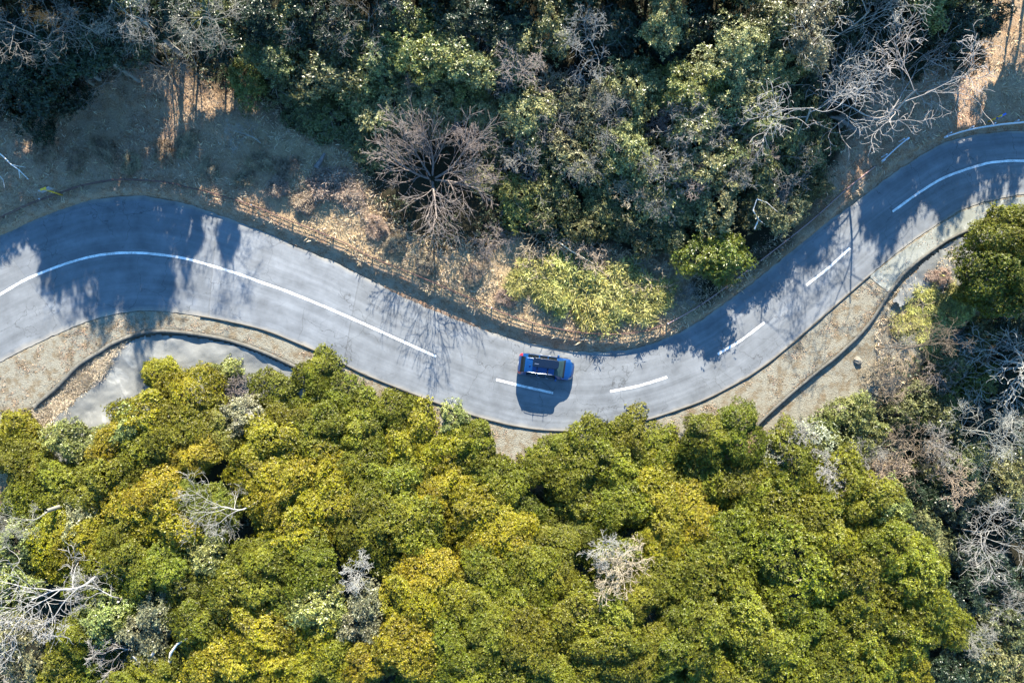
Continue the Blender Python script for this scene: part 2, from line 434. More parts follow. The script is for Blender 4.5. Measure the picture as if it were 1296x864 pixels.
def asphalt(name, lo, hi, cracks=True, seam=True):
    t = NT(name); pos = t.pos()
    at = t.n('ShaderNodeAttribute', attribute_name='lane'); sp = t.n('ShaderNodeSeparateXYZ'); t.l(at.outputs['Vector'], sp.inputs[0])
    u, v = sp.outputs[0], sp.outputs[1]
    fine = t.noise(38.0, 4, 0.75, pos); mid = t.noise(0.55, 6, 0.62, pos)
    cmb = t.n('ShaderNodeCombineXYZ'); t.l(t.math('MULTIPLY', u, 0.06), cmb.inputs[0]); t.l(t.math('MULTIPLY', v, 13.0), cmb.inputs[1])
    streak = t.noise(1.0, 5, 0.6, cmb.outputs[0])
    c = t.mix(fine, lo, hi)
    c = t.mix(1.0, c, t.ramp(mid, [(0.32, 0.76), (0.66, 1.18)]), 'MULTIPLY')
    c = t.mix(1.0, c, t.ramp(streak, [(0.34, 0.82), (0.66, 1.14)]), 'MULTIPLY')
    spot = t.ramp(t.noise(2.3, 3, 0.55, pos), [(0.66, 0.0), (0.74, 0.35)])
    c = t.mix(spot, c, (0.06, 0.06, 0.062))
    # fresher and older lengths of surfacing, met at straight joints
    if seam:
        du = t.math('ADD', u, t.math('MULTIPLY', v, 2.2))
        for u0, u1, k in SEAMS:
            w = t.math('MULTIPLY', t.math('GREATER_THAN', du, u0), t.math('LESS_THAN', du, u1))
            c = t.mix(w, c, t.mix(1.0, c, k, 'MULTIPLY'))
            for uu in (u0, u1):
                ln = t.math('LESS_THAN', t.math('ABSOLUTE', t.math('SUBTRACT', t.math('ADD', du, t.math('MULTIPLY', t.noise(1.5, 3, 0.6, pos), 0.18)), uu + 0.09)), 0.025)
                c = t.mix(t.math('MULTIPLY', ln, 0.28), c, (0.05, 0.05, 0.05))
    if cracks:
        wob = t.n('ShaderNodeVectorMath', operation='SCALE'); nzv = t.n('ShaderNodeTexNoise'); nzv.inputs['Scale'].default_value = 0.9; nzv.inputs['Detail'].default_value = 6
        t.l(pos, nzv.inputs['Vector']); t.l(nzv.outputs['Color'], wob.inputs[0]); wob.inputs['Scale'].default_value = 1.6
        ad = t.n('ShaderNodeVectorMath', operation='ADD'); t.l(pos, ad.inputs[0]); t.l(wob.outputs[0], ad.inputs[1])
        for sc_, th, am, thr in ((0.26, 0.0034, 0.70, 0.46), (0.75, 0.007, 0.45, 0.56)):
            vo = t.n('ShaderNodeTexVoronoi', feature='DISTANCE_TO_EDGE'); vo.inputs['Scale'].default_value = sc_; t.l(ad.outputs[0], vo.inputs['Vector'])
            lin = t.ramp(vo.outputs['Distance'], [(th * 0.5, 1.0), (th * 1.6, 0.0)])
            gate = t.ramp(t.noise(0.16, 3, 0.6, pos), [(thr - 0.04, 0.0), (thr + 0.06, 1.0)])
            c = t.mix(t.math('MULTIPLY', t.math('MULTIPLY', lin, gate), am), c, (0.035, 0.035, 0.034))
    # dust along both edges
    edge = t.math('ABSOLUTE', t.math('SUBTRACT', v, 0.5))
    dust = t.ramp(t.math('ADD', edge, t.math('MULTIPLY', t.math('SUBTRACT', mid, 0.5), 0.10)), [(0.455, 0.0), (0.51, 0.75)])
    c = t.mix(dust, c, (0.27, 0.24, 0.19))
    t.col(c)
    t.b.inputs['Roughness'].default_value = 0.8; t.b.inputs['Specular IOR Level'].default_value = 0.3
    t.bump(fine, 0.25, 0.012)
    return t.m
# arc positions of photo points along the road, for the joints
def arc_at(px, py):
    q = (a_ + b_) / 2; p = np.array(W(px, py)); return float(arc[np.argmin(((q - p) ** 2).sum(1))])
SEAMS = [(arc_at(287, 330), arc_at(462, 410), (1.10, 1.11, 1.13)), (arc_at(462, 410) + 0.06, arc_at(905, 440), (0.99, 0.99, 0.99)), (arc_at(60, 360), arc_at(287, 330) - 0.06, (0.93, 0.95, 0.98))]
M_ROAD = asphalt('worn_asphalt', (0.092, 0.100, 0.108), (0.178, 0.187, 0.196))
rme = mesh_np('road', V.reshape(-1, 3), rf, 4, M_ROAD, True, {'lane': ('POINT', 'FLOAT_VECTOR', UV.reshape(-1, 3))})
tag(link('road', rme), kind='structure')

qMid = resample((a_ + b_) / 2, 900)
def strip(q, w, z, jitter=0.0, seed=0):
    d = np.gradient(q, axis=0); d /= np.linalg.norm(d, axis=1)[:, None]
    nrm = np.column_stack([-d[:, 1], d[:, 0]])
    r = np.random.RandomState(seed)
    wl = w / 2 + r.uniform(-jitter, jitter, len(q)); wr = w / 2 + r.uniform(-jitter, jitter, len(q))
    v = np.vstack([np.column_stack([q - nrm * wr[:, None], np.full(len(q), z) if np.isscalar(z) else z]), np.column_stack([q + nrm * wl[:, None], np.full(len(q), z) if np.isscalar(z) else z])])
    n = len(q); i = np.arange(n - 1)
    return v, np.stack([i, i + 1, n + i + 1, n + i], 1)
t = NT('road_paint'); pos = t.pos()
wear = t.math('ADD', t.math('MULTIPLY', t.noise(9.0, 6, 0.8, pos), 0.6), t.math('MULTIPLY', t.noise(1.1, 4, 0.6, pos), 0.4))
t.col(t.mix(t.ramp(wear, [(0.38, 0.0), (0.56, 1.0)]), (0.30, 0.30, 0.30), (0.78, 0.78, 0.76)))
t.b.inputs['Roughness'].default_value = 0.6
M_PAINT = t.m
def surf_at(q):
    """height of the road's crowned surface at points q"""
    sn, _ = sdist(q, qN); ss, _ = sdist(q, qS)
    f = np.clip(ss / (ss - sn), 0, 1)
    return ROADZ + 0.05 * np.sin(math.pi * f)
for pts, w in [(CENTRE, 0.20), (CENTRE_EAST, 0.20)] + [(d, 0.20) for d in DASHES]:
    q = pl(pts, 0.3)
    v, f = strip(q, w, surf_at(q) + 0.008, 0.012, len(q))
    tag(link('road_marking', mesh_np('road_marking', v, f, 4, M_PAINT)), kind='structure')

# low asphalt kerb with a dark, broken edge along the lower side
ks = clip_by_x(qS, *[W(p, 0)[0] for p in (250, 1104)])
d = np.gradient(ks, axis=0); d /= np.linalg.norm(d, axis=1)[:, None]; nr = np.column_stack([-d[:, 1], d[:, 0]])
kw = 0.03 + 0.08 * np.clip(fbm(np.arange(len(ks)) * 0.55, np.zeros(len(ks)), 3) + 0.5, 0, 1)
kh = 0.03 + 0.09 * np.clip(fbm(np.arange(len(ks)) * 0.7, np.zeros(len(ks)) + 9, 3) + 0.5, 0, 1)
prof = [(-0.02, -0.05, 0), (-0.02, 0, 1), (-0.9, 0.02, 1), (-1.0, -0.14, 0)]
V = []
for o, zb, top in prof:
    off = np.where(o == -0.02, 0.02, o * kw)
    V.append(np.column_stack([ks + nr * off[:, None], ROADZ + zb + top * kh]))
V = np.vstack(V); n = len(ks); i = np.arange(n - 1)
F = np.vstack([np.stack([r * n + i, (r + 1) * n + i, (r + 1) * n + i + 1, r * n + i + 1], 1) for r in range(3)])
M_KERB = simple('dark_kerb', (0.055, 0.05, 0.042), 0.95, var=0.5, scale=4, spec=0.2)
tag(link('kerb', mesh_np('kerb', V, F, 4, M_KERB)), kind='structure')

# concrete shoulder between the asphalt and the wall at the upper right
def concrete(name, lo, hi, stain=(0.10, 0.095, 0.08), sc=0.8, bump=0.3, bd=0.05):
    t = NT(name); pos = t.pos()
    a = t.noise(sc, 8, 0.65, pos, 0.6); b = t.noise(14, 5, 0.7, pos)
    c = t.mix(b, lo, hi)
    c = t.mix(t.ramp(a, [(0.40, 0.0), (0.68, 0.75)]), c, stain)
    pale = t.ramp(t.noise(sc * 1.9, 6, 0.6, pos, 1.5), [(0.56, 0.0), (0.66, 0.6)])
    c = t.mix(pale, c, tuple(min(1, x * 1.3) for x in hi))
    t.col(c); t.b.inputs['Roughness'].default_value = 0.9; t.b.inputs['Specular IOR Level'].default_value = 0.2
    t.bump(t.math('ADD', a, t.math('MULTIPLY', b, 0.3)), bump, bd)
    return t.m
M_CONC = concrete('weathered_concrete', (0.20, 0.195, 0.175), (0.34, 0.335, 0.305))
M_SHOULDER = concrete('mossy_concrete', (0.16, 0.165, 0.145), (0.27, 0.275, 0.245), (0.115, 0.115, 0.085), 0.5)
SH_IN = [(1100, 350), (1131, 326), (1164, 302), (1197, 280), (1231, 263), (1296, 249), (1380, 246), (1480, 254)]
SH_OUT = [(1124, 370), (1127, 366), (1147, 341), (1181, 314), (1214, 294), (1257, 280), (1300, 273), (1380, 270), (1480, 276)]
qa, qb = resample(pl(SH_IN), 90), resample(pl(SH_OUT), 90)
V = np.vstack([np.column_stack([qb * (1 - f) + qa * f, np.full(90, 0.022 + 0.012 * f)]) for f in np.linspace(0, 1, 7)])
ii = np.arange(7 * 90).reshape(7, 90)
F = np.stack([ii[:-1, :-1], ii[:-1, 1:], ii[1:, 1:], ii[1:, :-1]], -1).reshape(-1, 4)
tag(link('concrete_shoulder', mesh_np('concrete_shoulder', V, F, 4, M_SHOULDER, True)), kind='structure')

# ------------------------------------------------------------------ retaining walls with their coping
def wall(pts, label, top, name='retaining_wall', th=1.0):
    q = pl(pts, 0.35); d = np.gradient(q, axis=0); d /= np.linalg.norm(d, axis=1)[:, None]; nr = np.column_stack([-d[:, 1], d[:, 0]])
    n = len(q); i = np.arange(n - 1)
    root = link(name, None, loc=(q[n // 2][0], q[n // 2][1], 0)); tag(root, label, 'wall')
    def sweep(prof, nm, m, jit=0.0):
        V = []
        for o, z in prof:
            V.append(np.column_stack([q + nr * (o + jit * fbm(np.arange(n) * 0.5, np.zeros(n) + o * 9, 2))[:, None], np.full(n, z)]))
        V = np.vstack(V) - np.array([q[n // 2][0], q[n // 2][1], 0])
        k = len(prof)
        F = np.vstack([np.stack([r * n + i, ((r + 1) % k) * n + i, ((r + 1) % k) * n + i + 1, r * n + i + 1], 1) for r in range(k)])
        cap = [[r * n for r in range(k)], [r * n + n - 1 for r in range(k)][::-1]]
        F = np.vstack([F, np.array(cap)])
        link(nm, mesh_np(nm, V, F, 4, m), root)
    sweep([(0.14 * th, -1.6), (0.14 * th, top), (-0.14 * th, top), (-0.17 * th, -1.6)], 'wall_face', M_WALLDARK)
    sweep([(0.17 * th, top + 0.004), (0.17 * th, top + 0.06), (-0.17 * th, top + 0.06), (-0.17 * th, top + 0.004)], 'coping', M_COPING, 0.04)
    return root
M_WALLDARK = concrete('dark_wall_concrete', (0.06, 0.058, 0.052), (0.13, 0.125, 0.11))
M_COPING = concrete('coping_concrete', (0.065, 0.062, 0.054), (0.145, 0.138, 0.12), (0.05, 0.046, 0.036), 1.6)
wall(WALL_WEST, 'low dark retaining wall curving along the top edge of the smooth grey concrete slope', 0.04)
wall(WALL_EAST, 'low dark retaining wall running past the dry grass to the right of the road bend', 0.05, th=0.7)

# sprayed concrete slope under the west wall
def conc_slope(poly_px, name, seed, sc=1.0):
    cx = [W(a, b) for a, b in poly_px]; pg = np.array(cx)
    x0, y0 = pg.min(0); x1, y1 = pg.max(0); st = 0.13
    X, Y = np.meshgrid(np.arange(x0, x1, st), np.arange(y0, y1, st)); Q = np.stack([X.ravel(), Y.ravel()], 1)
    ins = np.zeros(len(Q), bool); jx = len(pg) - 1
    wx = Q[:, 0] + 0.5 * fbm(Q[:, 0] * 1.2, Q[:, 1] * 1.2, 3); wy = Q[:, 1] + 0.5 * fbm(Q[:, 0] * 1.2 + 40, Q[:, 1] * 1.2, 3)
    for a in range(len(pg)):
        xa, ya = pg[a]; xb, yb = pg[jx]
        cnd = ((ya > wy) != (yb > wy)); 
        with np.errstate(divide='ignore', invalid='ignore'):
            ins ^= cnd & (wx < (xb - xa) * (wy - ya) / (yb - ya + 1e-12) + xa)
        jx = a
    z, _, _, _, sw = terrain(Q)
    ins &= (sw < -0.19)
    z = z + 0.10 + 0.50 * fbm(Q[:, 0] * 0.40 + seed, Q[:, 1] * 0.40, 2) + 0.10 * fbm(Q[:, 0] * 1.5, Q[:, 1] * 1.5 + seed, 3)
    z = z + 0.10
    nyy, nxx = X.shape; idx = np.arange(len(Q)).reshape(nyy, nxx); I = ins.reshape(nyy, nxx)
    ok = I[:-1, :-1] & I[:-1, 1:] & I[1:, 1:] & I[1:, :-1]
    F = np.stack([idx[:-1, :-1], idx[:-1, 1:], idx[1:, 1:], idx[1:, :-1]], -1)[ok]
    used, inv = np.unique(F, return_inverse=True)
    me = mesh_np(name, np.column_stack([Q, z])[used], inv.reshape(-1, 4), 4, M_SLOPE, True)
    tag(link(name, me), kind='structure')
M_SLOPE = concrete('sprayed_concrete', (0.175, 0.176, 0.165), (0.245, 0.243, 0.226), (0.105, 0.106, 0.098), 0.28, 0.35, 0.12)
conc_slope([(20, 575), (60, 535), (100, 500), (128, 468), (140, 448), (170, 428), (200, 422), (240, 424), (290, 432), (330, 446), (365, 462), (396, 480), (384, 510), (300, 545), (140, 590), (60, 600)], 'concrete_slope', 3)
conc_slope([(1128, 380), (1150, 350), (1181, 320), (1214, 300), (1257, 286), (1330, 278), (1330, 360), (1270, 370), (1215, 362), (1165, 372), (1140, 392)], 'concrete_slope', 11)

# ------------------------------------------------------------------ fences, guard rails, signs
M_RUST = simple('rusty_steel', (0.085, 0.042, 0.036), 0.7, var=0.5, scale=9)
M_POST = simple('brown_post', (0.10, 0.07, 0.055), 0.6, var=0.4)
M_CAP = simple('galvanised_cap', (0.45, 0.46, 0.48), 0.45, 0.5)
M_PINK = simple('faded_rail', (0.34, 0.21, 0.19), 0.6, var=0.35, scale=2)
M_WHITE = simple('white_rail_paint', (0.55, 0.57, 0.62), 0.45, var=0.12)
M_YEL = simple('yellow_paint', (0.72, 0.42, 0.02), 0.45)
M_GREY = simple('grey_metal', (0.42, 0.43, 0.44), 0.5, 0.6)
M_BLUE = simple('blue_plate', (0.04, 0.13, 0.45), 0.4)

def fence(pts, label, rail_mat, spacing, start=0.0, hgt=0.46, caps=()):
    q = pl(pts, 0.2); d = np.r_[0, np.cumsum(np.hypot(*np.diff(q, axis=0).T))]
    def at(s):
        return np.array([np.interp(s, d, q[:, 0]), np.interp(s, d, q[:, 1])])
    root = link('roadside_fence', None, loc=(*at(d[-1] / 2), tz(*at(d[-1] / 2)))); tag(root, label, 'fence')
    off = Vector(root.location)
    ss = np.arange(start, d[-1] + 0.01, spacing)
    tops = []; rr = random.Random(5)
    for k, s in enumerate(ss):
        p = at(s); z = tz(*p); tops.append((p[0] + rr.uniform(-.03, .03), p[1] + rr.uniform(-.03, .03), z))
        m = MB(); x, y, _ = tops[-1]
        m.tube([(x, y, z - 0.15), (x, y, z + hgt)], 0.055, 8)
        o = m.build('post', M_POST, root); o.location = -off
        cp = MB(); cp.tube([(x, y, z + hgt + 0.001), (x, y, z + hgt + 0.05)], [0.07, 0.05], 8)
        big = any(abs(x - W(*c)[0]) < 1.6 and abs(y - W(*c)[1]) < 1.6 for c in caps)
        c = cp.build('post_cap', M_CAP if big else M_POST, o)
    for lev, mat in ((1.0, rail_mat), (0.66, M_RUST), (0.33, M_RUST)):
        m = MB(); pts3 = []
        for k in range(len(tops) - 1):
            a, b = Vector(tops[k]), Vector(tops[k + 1])
            for f in np.linspace(0, 1, 5)[:-1]:
                p = at(ss[k] + (ss[k + 1] - ss[k]) * f); zz = a.z * (1 - f) + b.z * f
                pts3.append((p[0], p[1] - 0.0, zz + hgt * lev - 0.05 - 0.10 * f * (1 - f)))
        pts3.append((tops[-1][0], tops[-1][1], tops[-1][2] + hgt * lev - 0.05))
        m.tube(pts3, 0.042 if lev == 1.0 else 0.02, 6)
        o = m.build('rail' if lev == 1.0 else 'cable', mat, root); o.location = -off
i0 = FENCE.index((842, 410))
fence(FENCE[2:i0 + 1], 'long dark brown post and cable fence along the top of the roadside bank', M_RUST, 3.62, 0.0, caps=[(40, 263), (304, 257), (602, 380)])
fence(FENCE[i0:], 'faded pinkish rail fence under the bushes climbing the road toward the upper right', M_PINK, 3.1, 0.0, caps=[(842, 410)])

def guardrail(pts, label, hgt=0.78):
    q = pl(pts, 0.4); n = len(q)
    root = link('guard_rail', None, loc=(q[0][0], q[0][1], tz(*q[0]))); tag(root, label, 'guard rail', 'white guard rails at the upper right')
    z = np.array([tz(*p) for p in q]); z = np.maximum(z, 0.0)
    dd = np.gradient(q, axis=0); dd /= np.linalg.norm(dd, axis=1)[:, None]; nr = np.column_stack([-dd[:, 1], dd[:, 0]])
    prof = [(0.03, 0.33), (0.0, 0.30), (-0.04, 0.22), (0.0, 0.15), (-0.04, 0.08), (0.0, 0.0), (0.03, -0.02), (0.05, 0.0), (0.05, 0.33)]
    V = np.vstack([np.column_stack([q + nr * o, z + hgt - 0.33 + h]) for o, h in prof]); i = np.arange(n - 1); k = len(prof)
    F = np.vstack([np.stack([r * n + i, ((r + 1) % k) * n + i, ((r + 1) % k) * n + i + 1, r * n + i + 1], 1) for r in range(k)])
    b = link('beam', mesh_np('beam', V, F, 4, M_WHITE), root); b.location = -Vector(root.location)
    for e in (0, n - 1):
        m = MB(); dv = dd[e] * (-1 if e == 0 else 1)
        m.box((q[e][0] + dv[0] * .12, q[e][1] + dv[1] * .12, z[e] + hgt - 0.16), (0.24, 0.16, 0.32), math.atan2(dd[e][1], dd[e][0]))
        o = m.build('end_piece', M_WHITE, root, bevel=0.05); o.location = -Vector(root.location)
    L = np.r_[0, np.cumsum(np.hypot(*np.diff(q, axis=0).T))]
    for s in np.arange(0.3, L[-1], 1.9):
        x, y = np.interp(s, L, q[:, 0]), np.interp(s, L, q[:, 1]); j = int(np.argmin(abs(L - s)))
        m = MB(); x += nr[j][0] * 0.19; y += nr[j][1] * 0.19
        m.tube([(x, y, z[j] - 0.1), (x, y, z[j] + hgt + 0.04)], 0.057, 10)
        o = m.build('post', M_WHITE, root); o.location = -Vector(root.location)
guardrail([(1110, 206), (1124, 193), (1137, 182)], 'short white guard rail standing alone on the brown bank beside the road')
guardrail([(1192, 176), (1215, 169), (1240, 164), (1270, 160), (1300, 158), (1340, 158), (1400, 161)], 'long curved white guard rail at the outer edge of the upper right bend')

def sign(base_px, tip_px, label, plate, yaw, hgt):
    x, y = W(*base_px); z = tz(x, y)
    x, y = W(base_px[0], base_px[1], z); z = tz(x, y)
    root = link('roadside_sign', None, loc=(x, y, z)); tag(root, label, 'sign')
    m = MB(); m.tube([(0, 0, -0.2), (0, 0, hgt)], 0.055, 10); m.build('pole', M_YEL, root, True)
    m = MB(); m.tube([(0, 0, hgt + 0.002), (0, 0, hgt + 0.05)], [0.075, 0.03], 10); m.build('pole_cap', M_YEL, root)
    if plate == 'grey':
        m = MB(); m.box((0, 0, hgt - 0.35), (0.95, 0.05, 0.6), yaw); m.build('panel', M_GREY, root, bevel=0.01)
        m = MB(); m.box((0, 0.0, hgt - 0.03), (0.5, 0.16, 0.03), yaw); m.build('hood', M_YEL, root)
    else:
        m = MB(); m.box((0.22, 0.07, hgt - 0.3), (0.6, 0.14, 0.45), yaw); m.build('panel', M_BLUE, root, bevel=0.01)
        m = MB(); m.box((0.0, 0.0, hgt - 0.1), (0.34, 0.12, 0.08), yaw); m.build('bracket', M_YEL, root)
sign((79, 247), (55, 240), 'yellow roadside pole carrying a thin grey panel above the dark fence', 'grey', math.radians(22), 2.4)
sign((1251, 154), (1272, 144), 'yellow roadside pole with a small blue plate behind the white guard rail', 'blue', math.radians(30), 1.5)

# ------------------------------------------------------------------ the car
def build_car():
    ST = [(-2.34, .50, .70, .42, .73), (-2.32, .66, .80, .55, .83), (-2.27, .78, .93, .66, .97), (-2.15, .865, .99, .69, 1.12), (-1.96, .90, 1.00, .64, 1.37), (-1.72, .915, 1.00, .60, 1.575),
          (-1.0, .92, 1.00, .62, 1.63), (0.0, .92, .985, .62, 1.62), (0.62, .92, .97, .595, 1.53), (0.78, .92, .965, .61, 1.46), (1.40, .912, .95, .72, 1.05), (1.52, .905, .94, .74, 1.00),
          (1.80, .885, .90, .72, .96), (2.02, .84, .83, .66, .88), (2.17, .765, .74, .58, .78), (2.27, .66, .64, .48, .67), (2.32, .50, .56, .36, .58)]
    st = np.array(ST)
    def sect(x):
        w, zb, wt, zt = [np.interp(x, st[:, 0], st[:, k]) for k in (1, 2, 3, 4)]
        zlow = 0.24 + 0.14 * max(0, (abs(x) - 1.9) / 0.45)
        half = [(0, zlow), (w * .90, zlow), (w, min(.46, zb - .1)), (w * 1.0, min(.74, zb - .05)), (w * .965, zb), (wt, zt), (wt * .80, zt + .040), (wt * .42, zt + .060), (0, zt + .066)]
        return half
    def S_(x, v):
        """v 0..16: round the section from under, up the left side, over the roof, down the right"""
        h = sect(x); full = [(-y, z) for y, z in h][0:0] + h + [(-y, z) for y, z in h[-2::-1]]
        i = min(int(v), len(full) - 2); f = v - i
        # smooth corner interpolation
        p0 = full[max(i - 1, 0)]; p1 = full[i]; p2 = full[i + 1]; p3 = full[min(i + 2, len(full) - 1)]
        t = f; k = 0.25
        def cr(a, b, c, d):
            m1 = (c - a) * k; m2 = (d - b) * k
            return (2 * t**3 - 3 * t**2 + 1) * b + (t**3 - 2 * t**2 + t) * m1 + (-2 * t**3 + 3 * t**2) * c + (t**3 - t**2) * m2
        return Vector((x, cr(p0[0], p1[0], p2[0], p3[0]), cr(p0[1], p1[1], p2[1], p3[1])))
    def nrm(x, v):
        a = S_(x + .03, v) - S_(x - .03, v); b = S_(x, min(16, v + .05)) - S_(x, max(0, v - .05))
        n = b.cross(a) if True else None
        if n.length < 1e-9: return Vector((0, 0, 1))
        n.normalize()
        c = S_(x, v) - Vector((x * .9, 0, .7))
        return n if n.dot(c) > 0 else -n
    rz = math.radians(-7.5)
    cx, cy = W(691, 464, 0.8)
    root = link('parked_car', None, loc=(cx, cy, ROADZ + 0.045), rot=(0, 0, rz))
    root.name = 'car'; root.scale = (1, 1, 1.05)
    tag(root, 'dark blue estate car with a black roof box driving on the sunlit bend', 'car')
    paint = NT('blue_car_paint'); paint.col((0.0012, 0.040, 0.155)); pb = paint.b
    pb.inputs['Metallic'].default_value = 0.4; pb.inputs['Roughness'].default_value = 0.32; pb.inputs['Coat Weight'].default_value = 1.0; pb.inputs['Coat Roughness'].default_value = 0.03
    nzp = paint.noise(160, 2); paint.bump(nzp, 0.03, 0.002)
    M_P = paint.m
    M_BLK = simple('black_plastic', (0.008, 0.009, 0.012), 0.4, var=.2, spec=.25)
    M_BOX = simple('black_gloss_shell', (0.004, 0.009, 0.022), 0.25, coat=0.45, var=.15, spec=.25)
    M_GL = simple('dark_glass', (0.004, 0.006, 0.008), 0.10, var=.1, spec=.25)
    M_WS = simple('windscreen_glass', (0.020, 0.038, 0.038), 0.10, var=.7, scale=2.0, spec=.3)
    M_RED = simple('red_lens', (0.55, 0.015, 0.02), 0.15, coat=1)
    M_LENS = simple('clear_lens', (0.13, 0.14, 0.15), 0.15, coat=0)
    M_CH = simple('silver_rail', (0.55, 0.57, 0.60), 0.30, 0.8, var=.05)
    M_TYR = simple('tyre_rubber', (0.012, 0.012, 0.012), 0.8)
    M_RIM = simple('alloy', (0.5, 0.5, 0.52), 0.3, 0.8)
    M_PLATE = simple('plate_white', (0.75, 0.75, 0.74), 0.5)
    xs = []
    for a, b in zip(st[:-1, 0], st[1:, 0]):
        n = max(2, int((b - a) / 0.09)); xs += list(a + (b - a) * np.arange(n) / n)
    xs.append(st[-1, 0]); vs = np.linspace(0, 16, 97)
    def patch(xa, xb, va, vb, off, nx_=12, nv_=14, rim=0.0):
        m = MB(); v = []; 
        X_ = np.linspace(xa, xb, nx_); V_ = np.linspace(va, vb, nv_)
        for x in X_:
            for q in V_: v.append(S_(x, q) + nrm(x, q) * off)
        f = [(i * nv_ + j, i * nv_ + j + 1, (i + 1) * nv_ + j + 1, (i + 1) * nv_ + j) for i in range(nx_ - 1) for j in range(nv_ - 1)]
        m.add(v, f); return m
    m = MB(); v = [S_(x, q) for x in xs for q in vs]; n = len(vs)
    f = [(i * n + j, i * n + j + 1, (i + 1) * n + j + 1, (i + 1) * n + j) for i in range(len(xs) - 1) for j in range(n - 1)]
    f.append(tuple(range(n))); f.append(tuple((len(xs) - 1) * n + j for j in range(n))[::-1])
    m.add(v, f); body = m.build('body', M_P, root, True)
    patch(0.66, 1.44, 5.15, 10.85, 0.006, 12, 30).build('windscreen', M_WS, root, True)
    p = patch(1.42, 1.56, 4.9, 11.1, 0.008, 4, 24).build('wiper_cowl', M_BLK, root, True)
    patch(-2.13, -1.78, 5.1, 10.9, 0.006, 10, 30).build('rear_window', M_GL, root, True)
    patch(-1.76, -1.62, 5.2, 10.8, 0.03, 4, 24).build('rear_spoiler', M_P, root, True)
    for s in (0, 1):
        mv = (lambda a, b: (a, b)) if s == 0 else (lambda a, b: (16 - b, 16 - a))
        for xa, xb in ((-0.62, 0.02), (0.08, 0.98)):
            d_ = patch(xa - .05, xb + .12, *mv(2.05, 3.95), 0.004, 12, 8).build('door', M_P, root, True)
            patch(xa, xb - (.18 if xb > .5 else 0), *mv(4.12, 4.9), 0.006).build('window', M_GL, d_, True)
            hx = xa + .02; y = (0.925 if s == 0 else -0.925)
            h = MB(); h.box((hx + .08, y + (.015 if s == 0 else -.015), .86), (.18, .03, .035)); h.build('handle', M_CH, d_, bevel=.008)
        patch(-1.60, -0.72, *mv(4.15, 4.9), 0.006).build('quarter_window', M_GL, root, True)
        patch(-2.30, -2.05, *mv(3.7, 5.0), 0.008, 8, 10).build('tail_light', M_RED, root, True)
        patch(1.96, 2.24, *mv(3.75, 4.85), 0.008, 8, 10).build('headlight', M_LENS, root, True)
        patch(-1.5, 1.3, *mv(1.05, 1.75), 0.012, 20, 5).build('side_sill', M_BLK, root, True)
        sy = 1 if s == 0 else -1
        mi = MB(); mi.box((0.90, sy * 1.00, 1.02), (0.17, 0.20, 0.14)); mo = mi.build('door_mirror', M_P, root, bevel=.04)
        gl = MB(); gl.box((0.812, sy * 1.0, 1.02), (0.006, .16, .10)); gl.build('mirror_glass', M_GL, mo)
        ra = MB(); ra.tube([(-1.55, sy * .585, 1.645), (-1.45, sy * .575, 1.70), (-.9, sy * .575, 1.735), (0.0, sy * .575, 1.73), (.45, sy * .570, 1.69), (.56, sy * .575, 1.59)], .020, 8); ra.build('roof_rail', M_CH, root, True)
        for wx in (-1.36, 1.36):
            w = MB(); y0, y1 = sy * .69, sy * .915
            w.tube([(wx, y0, .335), (wx, y0 + (y1 - y0) * .15, .335), (wx, y0 + (y1 - y0) * .9, .335), (wx, y1, .335)], [.30, .335, .335, .31], 28); ty = w.build('tyre', M_TYR, None, True)
            r = MB(); r.tube([(wx, sy * .90, .335), (wx, sy * .921, .335)], [.22, .20], 20)
            e = link('wheel', None, root); ty.parent = e
            r.build('rim', M_RIM, e)
            patch_ = MB()
            ar = [(wx + .385 * math.cos(a), sy * .905, .335 + .385 * math.sin(a)) for a in np.linspace(0, math.pi, 15)]
            patch_.tube(ar, .035, 6); patch_.build('wheel_arch', M_BLK, root, True)
    for bx in (-0.75, 0.12):
        b = MB(); b.box((bx, 0, 1.765), (.07, 1.26, .035)); cb = b.build('cross_bar', M_BLK, root, bevel=.01)
        u = MB(); u.tube([(bx, -.48, 1.784), (bx, -.48, 1.86), (bx, -.50, 2.02)], [.022, .018, .014], 6); u.build('carrier_upright', M_BLK, cb)
    # roof box: tapered rounded shell over its base tray
    def loft(sts, mat, name, par):
        m = MB(); k = 24; v = []
        for x, yc, hw, z0, z1 in sts:
            for j in range(k):
                a = 2 * math.pi * j / k; c_, s_ = math.cos(a), math.sin(a); p_ = .45
                v.append((x, yc + hw * math.copysign(abs(c_)**p_, c_), (z0 + z1) / 2 + (z1 - z0) / 2 * math.copysign(abs(s_)**p_, s_)))
        f = [(i * k + j, i * k + (j + 1) % k, (i + 1) * k + (j + 1) % k, (i + 1) * k + j) for i in range(len(sts) - 1) for j in range(k)]
        f.append(tuple(range(k - 1, -1, -1))); f.append(tuple((len(sts) - 1) * k + j for j in range(k)))
        m.add(v, f); return m.build(name, mat, par, True)
    yc = .30
    base = loft([(-1.17, yc, .31, 1.80, 1.86), (-1.12, yc, .37, 1.79, 1.87), (.75, yc, .37, 1.79, 1.87), (.92, yc, .31, 1.80, 1.87), (.97, yc, .14, 1.81, 1.86)], M_BLK, 'roof_box', root)
    loft([(-1.16, yc, .32, 1.87, 1.89), (-1.10, yc, .355, 1.865, 1.905), (-.9, yc, .365, 1.865, 1.915), (.3, yc, .365, 1.865, 1.895), (.7, yc, .35, 1.865, 1.90), (.9, yc, .29, 1.868, 1.872), (.96, yc, .13, 1.872, 1.89)], M_BOX, 'box_lid', base)
    lt = MB(); lt.box((-.85, yc - .12, 1.919), (.34, .035, .004)); lt.build('box_stripe', M_CH, base)
